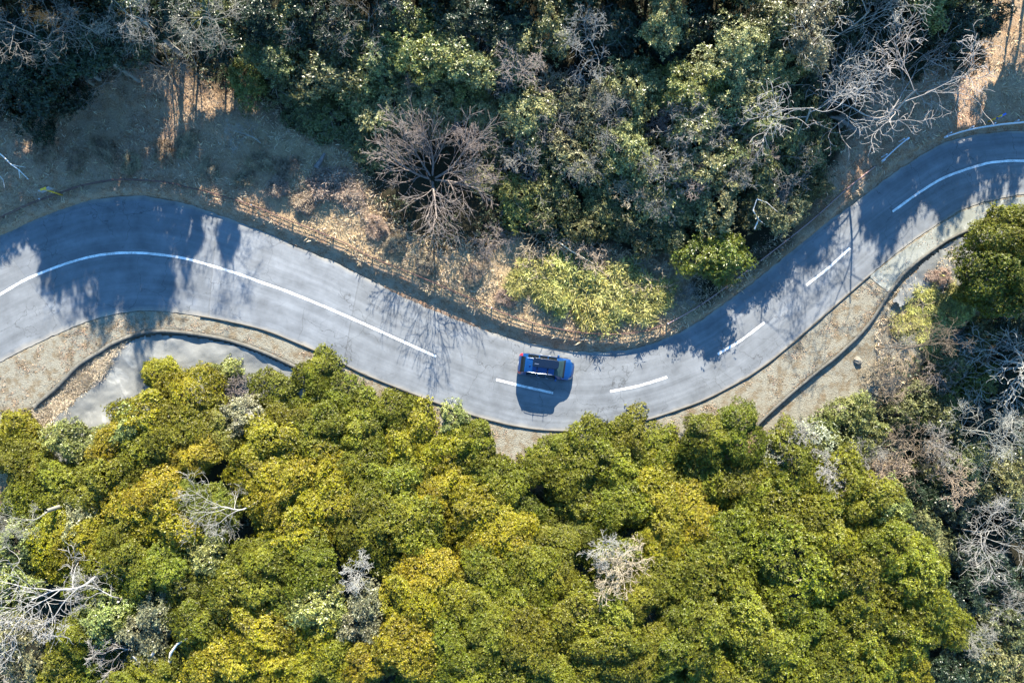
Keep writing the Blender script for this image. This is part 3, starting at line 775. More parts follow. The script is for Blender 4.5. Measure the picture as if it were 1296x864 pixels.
    pl_ = MB(); pl_.box((-2.335, 0, .80), (.012, .33, .165)); pl_.build('number_plate', M_PLATE, root, bevel=.004)
    gr = MB(); gr.box((2.335, 0, .52), (.03, .8, .16)); gr.build('grille', M_BLK, root, bevel=.01)
    fi = MB(); fi.box((-1.38, 0, 1.73), (.16, .04, .09), 0, .4); fi.build('aerial_fin', M_P, root, bevel=.008)
    for x_, y_ in ((.55, .12), (.5, -.3)):
        wi = MB(); wi.tube([(1.46, y_ + .25, 1.07), (1.30, y_ - .25, 1.165)], .012, 5); wi.build('wiper', M_BLK, root)
build_car()

# ------------------------------------------------------------------ plants: a few meshes of each kind, shared by the copies
def unit(a): return a / np.maximum(np.linalg.norm(a, axis=-1, keepdims=True), 1e-9)

def leaves(pos, nrm_, rng, K, L, Wd, tilt, lt, name, mat, curl=0.25):
    """rosettes of K leaves at pos facing nrm; one folded rhombus per leaf"""
    n = len(pos)
    nn = unit(nrm_); ref = rng.normal(size=(n, 3)); t = unit(np.cross(nn, ref)); b = np.cross(nn, t)
    th = (np.arange(K)[None, :] / K * 2 * np.pi + rng.uniform(-.5, .5, (n, K)))[..., None]
    ti = rng.uniform(tilt[0], tilt[1], (n, K, 1))
    d = unit(np.cos(th) * t[:, None] + np.sin(th) * b[:, None] + ti * nn[:, None])
    d = unit(d + rng.normal(size=d.shape) * .22)
    sd = unit(np.cross(nn[:, None] + rng.normal(size=d.shape) * .35, d))
    up = np.cross(d, sd)
    l = L * rng.uniform(.65, 1.25, (n, K, 1)); w = Wd * rng.uniform(.75, 1.2, (n, K, 1))
    p = pos[:, None] + d * l * .08
    v = np.stack([p, p + d * l * .5 + sd * w * .5 + up * w * .18, p + d * l - up * l * curl * .3, p + d * l * .5 - sd * w * .5 + up * w * .18], 2)
    v = v.reshape(-1, 3); f = np.arange(len(v)).reshape(-1, 4)
    m = n * K
    tv = np.empty((n, K, 3))
    tv[..., 0] = np.clip(lt[:, None, 0] + rng.normal(size=(n, K)) * .20, 0, 1)
    tv[..., 1] = np.clip(lt[:, None, 1] + rng.normal(size=(n, K)) * .14, 0, 1)
    tv[..., 2] = rng.uniform(0, 1, (n, K)) * .6
    return mesh_np(name, v, f, 4, mat, False, {'tint': ('FACE', 'FLOAT_VECTOR', tv.reshape(-1, 3))})

def crown(seed, R, V, n, K, L, Wd, tilt, mat, A=(.26, 24, .12, 110), depth=.06, inner=.3, holes=0.0, facing=.4, name='crown', warp=.22, hv=.10):
    """leaf rosettes on a dome whose surface swells into uneven cushions with creases between them"""
    rng = np.random.RandomState(seed)
    d = unit(rng.normal(size=(n * 3, 3))); d = d[d[:, 2] > -.42][:n * 2]
    az = np.arctan2(d[:, 1], d[:, 0]); ph = rng.uniform(0, 6.28, 6)
    mod = 1 + .15 * np.sin(2 * az + ph[0]) + .12 * np.sin(3 * az + ph[1]) + .07 * np.sin(5 * az + ph[2])
    w = d + warp * np.column_stack([np.sin(3.1 * d[:, 1] + 2.3 * d[:, 2] + ph[3]), np.sin(3.3 * d[:, 2] + 2.1 * d[:, 0] + ph[4]), np.sin(2.9 * d[:, 0] + 2.6 * d[:, 1] + ph[5])]) * .5
    w = w + .05 * np.column_stack([np.sin(11 * d[:, 1] + ph[0]), np.sin(12 * d[:, 2] + ph[1]), np.sin(10 * d[:, 0] + ph[2])])
    def cells(m, sd):
        r_ = np.random.RandomState(seed * 7 + sd)
        c = unit(r_.normal(size=(m, 3)) + np.array([0, 0, .25])); c = c * r_.uniform(.9, 1.1, (m, 1))
        k = np.linalg.norm(w[:, None] - c[None], axis=2); j = k.argmin(1)
        d0 = np.sqrt(4 * np.pi / m) * .62
        return j, np.clip(k.min(1) / d0, 0, 1.5), c, r_.normal(0, 1, m), r_.normal(0, 1, m), r_.uniform(.75, 1.1, m)
    ja, fa, ca, ha, va, sa = cells(A[1], 1); jb, fb, cb, hb, vb, sb = cells(A[3], 2)
    r = mod * (1 - A[0] * np.minimum(fa, 1.25) ** 2) * (.86 + .14 * sa[ja] / 1.0) * (1 - A[2] * np.minimum(fb, 1.2) ** 2)
    keep = rng.rand(len(d)) < np.clip(1.15 - .35 * fa, .3, 1)
    if holes: keep &= ~((vb[jb] < -1.25 + holes) & (rng.rand(len(d)) < .85))
    d, r, w, ja, fa, jb, fb = [q[keep][:n] for q in (d, r, w, ja, fa, jb, fb)]
    m = len(d)
    sh = np.where(rng.rand(m) < inner, rng.uniform(.66, .97, m), 1 + rng.normal(size=m) * depth)
    p = d * (r * sh)[:, None] * np.array([R, R, V])
    p[:, 2] += np.where(d[:, 2] < 0, 0, 0)
    nn = unit(d * np.array([1 / R, 1 / R, 1 / V])) + (w - ca[ja]) * .9 + (w - cb[jb]) * 1.2 + np.array([0, 0, facing]) + rng.normal(size=p.shape) * .42
    T = np.column_stack([np.clip(.5 + va[ja] * .07 + vb[jb] * .08 + rng.normal(0, .11, m), 0, 1), np.clip(.5 + ha[ja] * hv + hb[jb] * hv * .7 + rng.normal(0, .07, m), 0, 1)])
    return leaves(p, unit(nn), rng, K, L, Wd, tilt, T, name, mat)

def tubes(paths, name, mat):
    """list of (points, radii, sides) -> one mesh of tapered tubes"""
    V, F = [], []; b = 0
    for pts, rad, k in paths:
        pts = np.asarray(pts, float); n = len(pts)
        t = unit(np.gradient(pts, axis=0)); ref = np.array([.31, .17, .93]) if abs(t[0][2]) < .9 else np.array([.9, .3, .1])
        a = unit(np.cross(t, ref)); c = np.cross(t, a)
        an = np.arange(k) / k * 2 * np.pi
        ring = pts[:, None] + (a[:, None] * np.cos(an)[None, :, None] + c[:, None] * np.sin(an)[None, :, None]) * np.asarray(rad)[:, None, None]
        V.append(ring.reshape(-1, 3)); i = np.arange(n - 1)[:, None] * k; j = np.arange(k)[None]; j2 = (j + 1) % k
        F.append((np.stack([i + j, i + j2, i + k + j2, i + k + j], -1).reshape(-1, 4)) + b); b += n * k
    return mesh_np(name, np.vstack(V), np.vstack(F), 4, mat, True)

def grow(rng, paths, p, d, L, r, lev, maxl, g):
    n = max(3, int(4 + L / g['seg'])); pts = [p]; dd = unit(d)
    step = L / n
    turn = rng.normal(size=3) * g['curve']
    for i in range(n):
        turn = turn * .7 + rng.normal(size=3) * g['wander']
        dd = unit(dd + turn * step / max(L, .3) * 1.6 + np.array([0, 0, g['up'][min(lev, len(g['up']) - 1)]]) * step + np.array(g.get('bias', (0, 0, 0))) * step * .25)
        pts.append(pts[-1] + dd * step)
    pts = np.array(pts); rt = r * g['taper']
    rad = np.maximum(np.linspace(r, rt, n + 1), g['rmin'])
    paths.append((pts, rad, 7 if lev == 0 else 5 if lev == 1 else 4 if lev == 2 else 3, lev))
    if lev >= maxl: return
    k = g['kids'][lev]; k = int(round(k * rng.uniform(.8, 1.25)))
    side0 = rng.uniform(0, 6.28)
    for i in range(k):
        f = g['from'][lev] + (1 - g['from'][lev]) * (i + rng.uniform(.2, .8)) / k
        x = f * n; i0 = min(int(x), n - 1); q = pts[i0] + (pts[i0 + 1] - pts[i0]) * (x - i0)
        t = unit(pts[i0 + 1] - pts[i0]); ref = unit(np.cross(t, rng.normal(size=3))) if g.get('rand') else None
        if ref is None:
            a = unit(np.cross(t, np.array([.2, .1, .95]))); c = np.cross(t, a); an = side0 + i * 2.4 + rng.uniform(-.4, .4); ref = a * math.cos(an) + c * math.sin(an)
        ang = math.radians(rng.uniform(*g['ang']))
        nd = t * math.cos(ang) + ref * math.sin(ang)
        nd = unit(nd * np.array([1, 1, g['flat']]) )
        Lc = L * g['ratio'] * rng.uniform(.7, 1.2) * (1.15 - .45 * f); rc = max(np.interp(x, np.arange(n + 1), rad) * g['rr'], g['rmin'])
        grow(rng, paths, q, nd, Lc, rc, lev + 1, maxl, g)

def bare(seed, g, R, stems=1):
    """(trunk mesh, branch mesh, crown mid height, mean crown offset), scaled so that the crown's radius is R"""
    rng = np.random.RandomState(seed); paths = []
    for s in range(stems):
        a = rng.uniform(0, 6.28) if stems == 1 else s * 6.283 / stems + rng.uniform(-.5, .5)
        le = g['lean']
        grow(rng, paths, np.array([math.cos(a) * .12 * (stems > 1), math.sin(a) * .12 * (stems > 1), -.2]), np.array([math.cos(a) * le, math.sin(a) * le, 1]) + np.array(g.get('bias', (0, 0, 0))) * .4, g['len'] * rng.uniform(.85, 1.15), g['r0'], 0, g['maxl'], g)
    allp = np.vstack([p[0] for p in paths if p[3] >= 2]); ctr = allp.mean(0)
    rr = np.percentile(np.hypot(allp[:, 0] - ctr[0], allp[:, 1] - ctr[1]), 93); k = R / rr
    paths = [(p * np.array([k, k, k * g.get('zs', 1)]), r * g.get('rk', 1.0), s, l) for p, r, s, l in paths]
    tr = [(p, r, s) for p, r, s, l in paths if l == 0]; br = [(p, r, s) for p, r, s, l in paths if l > 0]
    allp = np.vstack([p for p, r, s, l in paths if l >= 2])
    return tubes(tr, 'trunk', M_BARK), tubes(br, 'branches', M_BARK), float(np.median(allp[:, 2])), allp.mean(0)[:2], R

G_SPREAD = dict(seg=.45, curve=.5, wander=.55, up=[.0, .03, .06, .08, .1], taper=.40, rk=.85, rmin=.0155, kids=[6, 5, 5, 3], **{'from': [.40, .22, .2, .2]}, ang=(32, 60), flat=.42, ratio=.68, rr=.56, len=5.5, r0=.13, lean=.30, maxl=4)
G_FAN = dict(seg=.6, curve=.12, wander=.20, up=[.05, .03, .05, .05], taper=.30, rmin=.0125, kids=[11, 6, 4], **{'from': [.10, .12, .15, .2]}, ang=(20, 42), flat=.8, ratio=.60, rr=.5, len=4.2, r0=.10, lean=1.25, maxl=3)
G_TWIG = dict(seg=.35, curve=.3, wander=.5, up=[.1, .05, .05], taper=.5, rmin=.0105, kids=[5, 4, 3], **{'from': [.15, .2, .2]}, ang=(25, 60), flat=.8, ratio=.60, rr=.55, len=1.9, r0=.028, lean=1.0, maxl=3)
G_DEAD = dict(seg=.42, curve=.7, wander=.75, up=[.0, -.02, .02, .04, .05], taper=.42, rk=.8, rmin=.0185, kids=[5, 5, 5, 3], **{'from': [.30, .22, .2, .2]}, ang=(28, 60), flat=.55, ratio=.66, rr=.58, len=5.0, r0=.15, lean=.5, maxl=4, bias=(-1.0, -.45, 0))

PROTO = {
    'oak': [crown(100 + i, 2.6, 2.3, 4300, 6, .132, .068, (.0, .80), M_LEAF, A=((.22, .25, .20)[i % 3], (14, 19, 26)[i % 3], .10, 120), depth=.05, hv=.08) for i in range(6)],
    'broad': [crown(200 + i, 2.6, 1.9, 1900, 6, .21, .085, (.0, .9), M_BROAD, A=(.30, (12, 18)[i % 2], .20, 90), depth=.10, inner=.35, holes=.45, facing=.3, hv=.14) for i in range(5)],
    'shrub': [crown(300 + i, 1.6, 1.2, 1100, 5, .16, .060, (-.2, 1.0), M_MATT, A=(.28, 12, .20, 60), depth=.14, inner=.35, holes=.5, facing=.2, hv=.14) for i in range(3)],
    'sasa': [crown(400 + i, 1.8, 1.1, 900, 6, .36, .05, (.1, 1.3), M_MATT, A=(.28, 14, .22, 60), depth=.12, inner=.3, holes=.3, facing=.5) for i in range(2)],
}
BARE = {
    'spread': [bare(10 + i, G_SPREAD, 5.0) for i in range(4)],
    'fan': [bare(33 + i, G_FAN, 5.0, 6) for i in range(2)],
    'twig': [bare(50 + i, G_TWIG, 1.8, 9) for i in range(4)],
    'dead': [bare(70 + i, G_DEAD, 4.5) for i in range(2)],
}
def trunk_mesh(seed):
    rng = np.random.RandomState(seed); z = np.linspace(0, 1, 9)
    wx = np.cumsum(rng.normal(0, .03, 9)); wy = np.cumsum(rng.normal(0, .03, 9)); wx -= wx[0]; wy -= wy[0]
    wx -= wx[-1] * z; wy -= wy[-1] * z
    paths = [(np.column_stack([wx, wy, z]), np.interp(z, [0, .08, 1], [.17, .12, .05]), 9)]
    for i in range(7):
        f = .55 + .06 * i; a = i * 2.4 + rng.uniform(-.4, .4); L = rng.uniform(.9, 1.5)
        s = np.linspace(0, 1, 6)
        p0 = np.array([np.interp(f, z, wx), np.interp(f, z, wy), f])
        paths.append((np.column_stack([p0[0] + np.cos(a + .5 * s) * L * s, p0[1] + np.sin(a + .5 * s) * L * s, f + (.98 - f) * s ** .8 * .9]), np.linspace(.06, .018, 6), 5))
    return tubes(paths, 'trunk', M_TRUNK)
TRUNKS = [trunk_mesh(i) for i in range(4)]

# ------------------------------------------------------------------ where every plant stands (photo pixel of its crown, crown radius in pixels)
HUE = {  # leaf colour, word
    'o': ((0.122, 0.128, 0.008), 'olive green'), 'g': ((0.186, 0.168, 0.006), 'golden olive'), 'r': ((0.225, 0.182, 0.008), 'orange gold'),
    'l': ((0.155, 0.165, 0.025), 'lime green'), 'd': ((0.098, 0.112, 0.010), 'deep green'), 'n': ((0.160, 0.175, 0.042), 'mid green'),
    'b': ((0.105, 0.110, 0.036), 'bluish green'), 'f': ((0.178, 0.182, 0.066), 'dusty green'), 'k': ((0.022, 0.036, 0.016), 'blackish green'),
    'y': ((0.165, 0.160, 0.080), 'grey green'), 't': ((0.34, 0.25, 0.15), 'tan brown'), 's': ((0.34, 0.32, 0.09), 'yellow straw green'),
    'w': ((0.29, 0.275, 0.25), 'whitish grey'), 'p': ((0.215, 0.175, 0.150), 'pinkish brown'), 'm': ((0.21, 0.195, 0.17), 'grey'), 'x': ((0.15, 0.11, 0.075), 'dark brown'),
    'z': ((0.27, 0.28, 0.19), 'silvery green'), 'c': ((0.31, 0.245, 0.17), 'beige'),
}
LOWER = [  # px, py, r, hue
 (200, 480, 26, 'g'), (187, 527, 40, 'g'), (237, 503, 36, 'g'), (219, 547, 38, 'o'), (282, 474, 22, 'n'), (352, 502, 33, 'd'), (403, 470, 28, 'o'), (419, 497, 32, 'o'),
 (267, 545, 28, 'l'), (244, 580, 27, 'r'), (302, 530, 27, 'y'), (363, 546, 36, 'o'), (402, 545, 34, 'o'), (337, 577, 40, 'g'), (393, 580, 35, 'o'), (328, 604, 38, 'g'),
 (80, 556, 26, 'n'), (105, 560, 28, 'n'), (18, 545, 30, 'g'), (16, 574, 30, 'o'), (32, 595, 32, 'o'), (140, 578, 38, 'g'), (187, 574, 37, 'o'), (157, 548, 30, 'n'),
 (88, 622, 38, 'o'), (140, 620, 36, 'o'), (187, 634, 42, 'g'), (33, 636, 36, 'o'), (98, 652, 34, 'y'), (72, 688, 40, 'g'), (202, 663, 40, 'g'), (157, 668, 32, 'o'),
 (352, 630, 40, 'g'), (366, 677, 40, 'g'), (408, 647, 38, 'g'), (413, 606, 38, 'g'), (107, 690, 36, 'g'), (155, 708, 37, 'o'), (196, 725, 32, 'o'), (252, 700, 28, 'n'),
 (300, 747, 40, 'o'), (327, 714, 33, 'o'), (246, 789, 32, 'o'), (322, 803, 44, 'g'), (278, 838, 38, 'g'), (341, 843, 35, 'g'), (183, 797, 38, 'y'), (133, 783, 30, 'n'),
 (92, 808, 27, 'o'), (74, 847, 34, 'o'), (194, 852, 26, 'o'), (14, 757, 34, 'n'), (26, 820, 36, 'y'), (15, 700, 34, 'n'), (230, 745, 30, 'd'), (115, 745, 30, 'd'),
 (457, 522, 36, 'o'), (507, 522, 30, 'o'), (457, 552, 34, 'o'), (524, 551, 35, 'g'), (574, 534, 22, 'n'), (599, 556, 30, 'o'), (570, 567, 35, 'g'), (522, 577, 36, 'g'),
 (453, 598, 36, 'o'), (612, 594, 33, 'o'), (482, 617, 40, 'o'), (568, 618, 36, 'g'), (507, 664, 44, 'o'), (457, 672, 40, 'o'), (545, 630, 30, 'g'), (632, 630, 36, 'o'),
 (607, 667, 42, 'g'), (642, 688, 38, 'g'), (588, 652, 30, 'g'), (669, 652, 28, 'd'), (690, 588, 30, 'o'), (712, 570, 20, 'o'), (752, 560, 34, 'o'), (799, 551, 31, 'o'),
 (778, 588, 40, 'o'), (724, 602, 37, 'o'), (832, 568, 32, 'o'), (824, 613, 36, 'g'), (749, 640, 40, 'd'), (790, 643, 34, 'o'), (849, 652, 38, 'g'), (840, 686, 32, 'g'),
 (703, 698, 30, 'o'), (676, 731, 34, 'o'), (711, 735, 27, 'o'), (536, 733, 35, 'r'), (511, 772, 42, 'g'), (570, 767, 36, 'g'), (615, 742, 34, 'o'), (665, 763, 38, 'o'),
 (609, 782, 34, 'o'), (507, 823, 40, 'g'), (457, 787, 36, 'y'), (570, 826, 36, 'o'), (617, 815, 30, 'o'), (665, 818, 40, 'o'), (732, 788, 40, 'o'), (786, 793, 36, 'o'),
 (763, 831, 40, 'o'), (815, 838, 34, 'o'), (461, 843, 35, 'g'), (590, 856, 34, 'o'), (701, 854, 33, 'o'), (840, 738, 32, 'o'), (807, 760, 30, 'o'), (853, 788, 27, 'd'),
 (847, 827, 29, 'o'), (392, 720, 34, 'o'), (408, 765, 36, 'n'), (398, 808, 36, 'g'), (420, 845, 32, 'o'), (775, 718, 40, 'd'), (540, 695, 30, 'd'), (380, 850, 30, 'g'), (480, 705, 28, 'd'), (735, 682, 32, 'd'),
 (300, 876, 34, 'o'), (420, 880, 34, 'o'), (530, 872, 34, 'o'), (640, 878, 34, 'o'), (735, 876, 34, 'o'), (845, 872, 32, 'd'), (945, 882, 36, 'o'), (1030, 884, 36, 'o'), (1105, 880, 36, 'o'), (160, 878, 34, 'o'), (350, 878, 30, 'd'), (585, 884, 30, 'd'), (265, 655, 34, 'd'), (228, 632, 28, 'd'), (352, 752, 30, 'd'), (232, 838, 32, 'd'), (160, 760, 30, 'd'), (118, 850, 30, 'd'), (889, 613, 37, 'o'), (947, 614, 36, 'o'), (1004, 598, 40, 'o'), (964, 624, 34, 'o'), (881, 664, 36, 'g'), (1001, 660, 44, 'o'), (938, 684, 42, 'o'), (1056, 688, 40, 'o'),
 (1062, 627, 40, 'o'), (1112, 648, 38, 'o'), (1131, 633, 28, 'n'), (1139, 698, 40, 'o'), (901, 731, 44, 'o'), (1010, 739, 56, 'o'), (1097, 748, 46, 'o'), (1170, 739, 42, 'o'),
 (1191, 790, 36, 'o'), (1147, 803, 42, 'o'), (1081, 805, 46, 'o'), (956, 798, 44, 'o'), (889, 806, 37, 'o'), (989, 838, 46, 'o'), (906, 848, 38, 'o'), (1064, 846, 42, 'o'), (1114, 838, 36, 'o'), (1158, 850, 24, 'g'),
 (1022, 798, 38, 'o'), (950, 752, 34, 'd'),
 (899, 553, 32, 'o'), (938, 548, 32, 'o'),
]
# the two crowns leaning in from the picture's edge at the right
EAST_BIG = [(1284, 300, 42, 'd'), (1276, 355, 44, 'd'), (1316, 330, 48, 'd')]
UPPER = [  # px, py, r, hue, proto, height of crown middle above ground (m)
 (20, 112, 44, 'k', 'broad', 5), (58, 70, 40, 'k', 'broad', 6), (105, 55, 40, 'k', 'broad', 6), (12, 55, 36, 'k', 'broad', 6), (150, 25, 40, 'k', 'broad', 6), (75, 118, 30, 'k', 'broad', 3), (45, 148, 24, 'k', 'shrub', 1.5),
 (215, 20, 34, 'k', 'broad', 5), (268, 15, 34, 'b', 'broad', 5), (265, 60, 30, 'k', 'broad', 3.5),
 (307, 98, 29, 'n', 'shrub', 2), (330, 60, 32, 'b', 'broad', 4), (362, 36, 36, 'f', 'broad', 5), (350, 105, 32, 'b', 'broad', 2.2), (386, 132, 32, 'b', 'broad', 1.8), (408, 85, 42, 'b', 'broad', 4.5), (420, 148, 32, 'b', 'broad', 1.8), (320, 18, 30, 'k', 'broad', 5), (405, 25, 36, 'k', 'broad', 6),
 (475, 77, 36, 'f', 'broad', 4), (515, 46, 36, 'n', 'broad', 5), (550, 62, 40, 'n', 'broad', 5), (586, 78, 36, 'f', 'broad', 4.5), (460, 112, 36, 'f', 'broad', 3.5), (540, 104, 38, 'f', 'broad', 4), (497, 135, 36, 'f', 'broad', 3.2), (582, 104, 32, 'n', 'broad', 3.6), (440, 45, 32, 'b', 'broad', 4.5), (452, 158, 26, 'b', 'broad', 1.5), (470, 195, 24, 'f', 'shrub', 1.4), (560, 140, 30, 'f', 'broad', 2.8), (510, 170, 28, 'b', 'broad', 2),
 (655, 75, 36, 'f', 'broad', 4.5), (668, 128, 38, 'f', 'broad', 3.6), (622, 135, 32, 'f', 'broad', 3.2), (680, 165, 32, 'b', 'broad', 2.6), (632, 175, 28, 'b', 'broad', 2.2), (640, 30, 34, 'k', 'broad', 5), (590, 22, 30, 'k', 'broad', 5), (700, 25, 34, 'b', 'broad', 5), (500, 8, 30, 'k', 'broad', 5),
 (652, 250, 32, 'n', 'shrub', 1.8), (610, 215, 26, 'f', 'shrub', 1.5), (725, 135, 34, 'y', 'shrub', 3), (732, 188, 36, 'y', 'shrub', 2.6), (782, 173, 40, 'f', 'broad', 3), (805, 108, 36, 'f', 'broad', 4), (848, 100, 30, 'n', 'broad', 4), (762, 118, 30, 'y', 'shrub', 3.4), (808, 205, 32, 'f', 'broad', 2.6), (832, 236, 38, 'f', 'broad', 2.6), (765, 228, 34, 'b', 'broad', 2.2), (700, 205, 30, 'b', 'broad', 2), (766, 262, 30, 'f', 'shrub', 1.8), (810, 290, 30, 'b', 'broad', 1.8), (850, 285, 30, 'b', 'broad', 2.2), (705, 262, 28, 'b', 'shrub', 1.6), (740, 285, 26, 'b', 'shrub', 1.4), (690, 240, 26, 'f', 'shrub', 1.6),
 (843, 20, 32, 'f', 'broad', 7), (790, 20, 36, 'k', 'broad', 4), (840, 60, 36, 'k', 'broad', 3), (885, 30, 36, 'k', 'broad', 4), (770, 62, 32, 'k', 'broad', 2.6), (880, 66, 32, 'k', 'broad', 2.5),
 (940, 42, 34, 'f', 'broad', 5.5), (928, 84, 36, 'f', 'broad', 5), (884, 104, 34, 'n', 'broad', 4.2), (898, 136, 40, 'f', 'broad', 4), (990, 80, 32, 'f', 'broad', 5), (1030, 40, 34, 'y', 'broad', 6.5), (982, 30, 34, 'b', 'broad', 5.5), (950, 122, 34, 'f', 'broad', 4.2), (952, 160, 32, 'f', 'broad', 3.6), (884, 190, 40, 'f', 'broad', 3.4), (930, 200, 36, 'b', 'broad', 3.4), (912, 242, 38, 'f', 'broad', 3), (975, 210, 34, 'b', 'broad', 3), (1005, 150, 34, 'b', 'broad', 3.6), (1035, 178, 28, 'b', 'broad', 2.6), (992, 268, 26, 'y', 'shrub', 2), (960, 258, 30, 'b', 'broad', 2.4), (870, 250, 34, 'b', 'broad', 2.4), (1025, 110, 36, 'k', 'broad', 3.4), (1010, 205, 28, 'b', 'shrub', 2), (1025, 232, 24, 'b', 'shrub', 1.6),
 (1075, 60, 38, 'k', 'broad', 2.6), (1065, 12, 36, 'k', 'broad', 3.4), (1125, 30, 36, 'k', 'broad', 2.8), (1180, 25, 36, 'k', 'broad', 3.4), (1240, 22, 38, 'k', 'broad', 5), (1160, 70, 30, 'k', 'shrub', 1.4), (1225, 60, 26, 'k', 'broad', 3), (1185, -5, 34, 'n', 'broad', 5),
 (892, 322, 28, 'd', 'broad', 2.6), (922, 318, 30, 'd', 'broad', 2.6), (906, 336, 24, 'd', 'broad', 2.0),
 (1080, 520, 24, 'n', 'shrub', 1.4), (1097, 548, 34, 'n', 'broad', 2.0), (1140, 525, 30, 'f', 'shrub', 1.4), (1182, 530, 32, 'n', 'broad', 2), (1228, 580, 34, 'f', 'broad', 2.4), (1265, 602, 36, 'n', 'broad', 2.6), (1180, 590, 30, 'f', 'shrub', 1.6), (1162, 500, 28, 'f', 'shrub', 1.3), (1205, 500, 26, 'd', 'broad', 1.8), (1232, 480, 28, 'd', 'broad', 1.6), (1195, 455, 26, 'f', 'shrub', 1.3), (1232, 530, 30, 'b', 'broad', 1.6), (1275, 540, 32, 'b', 'broad', 1.6), (1285, 480, 34, 'k', 'broad', 1.6), (1240, 425, 26, 'f', 'shrub', 1.4), (1285, 430, 30, 'k', 'broad', 2),
 (1085, 560, 22, 'n', 'shrub', 1.2), (1018, 566, 32, 'z', 'shrub', 1.5), (988, 572, 26, 'z', 'shrub', 1.3), (1040, 575, 24, 'z', 'shrub', 1.6), (1050, 552, 26, 'n', 'shrub', 1.5), (1062, 580, 24, 'n', 'shrub', 1.5), (1110, 592, 30, 't', 'shrub', 1.5), (1130, 568, 28, 'y', 'shrub', 1.2), (1155, 664, 28, 'y', 'shrub', 2.6), (1180, 688, 26, 'y', 'shrub', 2.4), (1168, 632, 28, 'b', 'shrub', 2), (1210, 640, 32, 'b', 'broad', 2), (1212, 700, 28, 'b', 'broad', 2), (1222, 755, 34, 'b', 'broad', 2.6), (1255, 720, 32, 'b', 'broad', 2), (1285, 660, 32, 'b', 'broad', 2), (1215, 850, 30, 'k', 'broad', 2), (1245, 835, 34, 'y', 'shrub', 2.2), (1282, 800, 34, 'f', 'broad', 2.4), (1290, 745, 30, 'b', 'broad', 2), (1280, 850, 32, 'y', 'shrub', 2.2), (1230, 800, 28, 'f', 'shrub', 2.2),
]
SASA = [(668, 352, 24), (693, 352, 30), (728, 345, 36), (742, 372, 34), (775, 362, 36), (775, 385, 28), (808, 372, 32), (832, 372, 24), (705, 372, 22)]
TUFTS = [(55, 190, 14, 't'), (95, 205, 12, 't'), (130, 190, 15, 't'), (165, 205, 12, 't'), (205, 195, 14, 't'), (235, 180, 15, 't'), (262, 215, 13, 't'), (330, 205, 15, 't'), (350, 235, 14, 'c'), (365, 210, 13, 'c'), (310, 225, 12, 't'), (385, 255, 14, 'c'), (475, 285, 14, 'c'), (500, 310, 13, 'c'), (540, 335, 13, 'c'), (600, 345, 13, 'c'), (640, 375, 12, 'c'), (415, 232, 26, 'c'), (440, 245, 20, 'c'), (1195, 370, 22, 's'), (1170, 385, 24, 's'), (1215, 388, 22, 's'), (1150, 415, 20, 's'), (1178, 425, 22, 's'), (1190, 350, 14, 'c')]
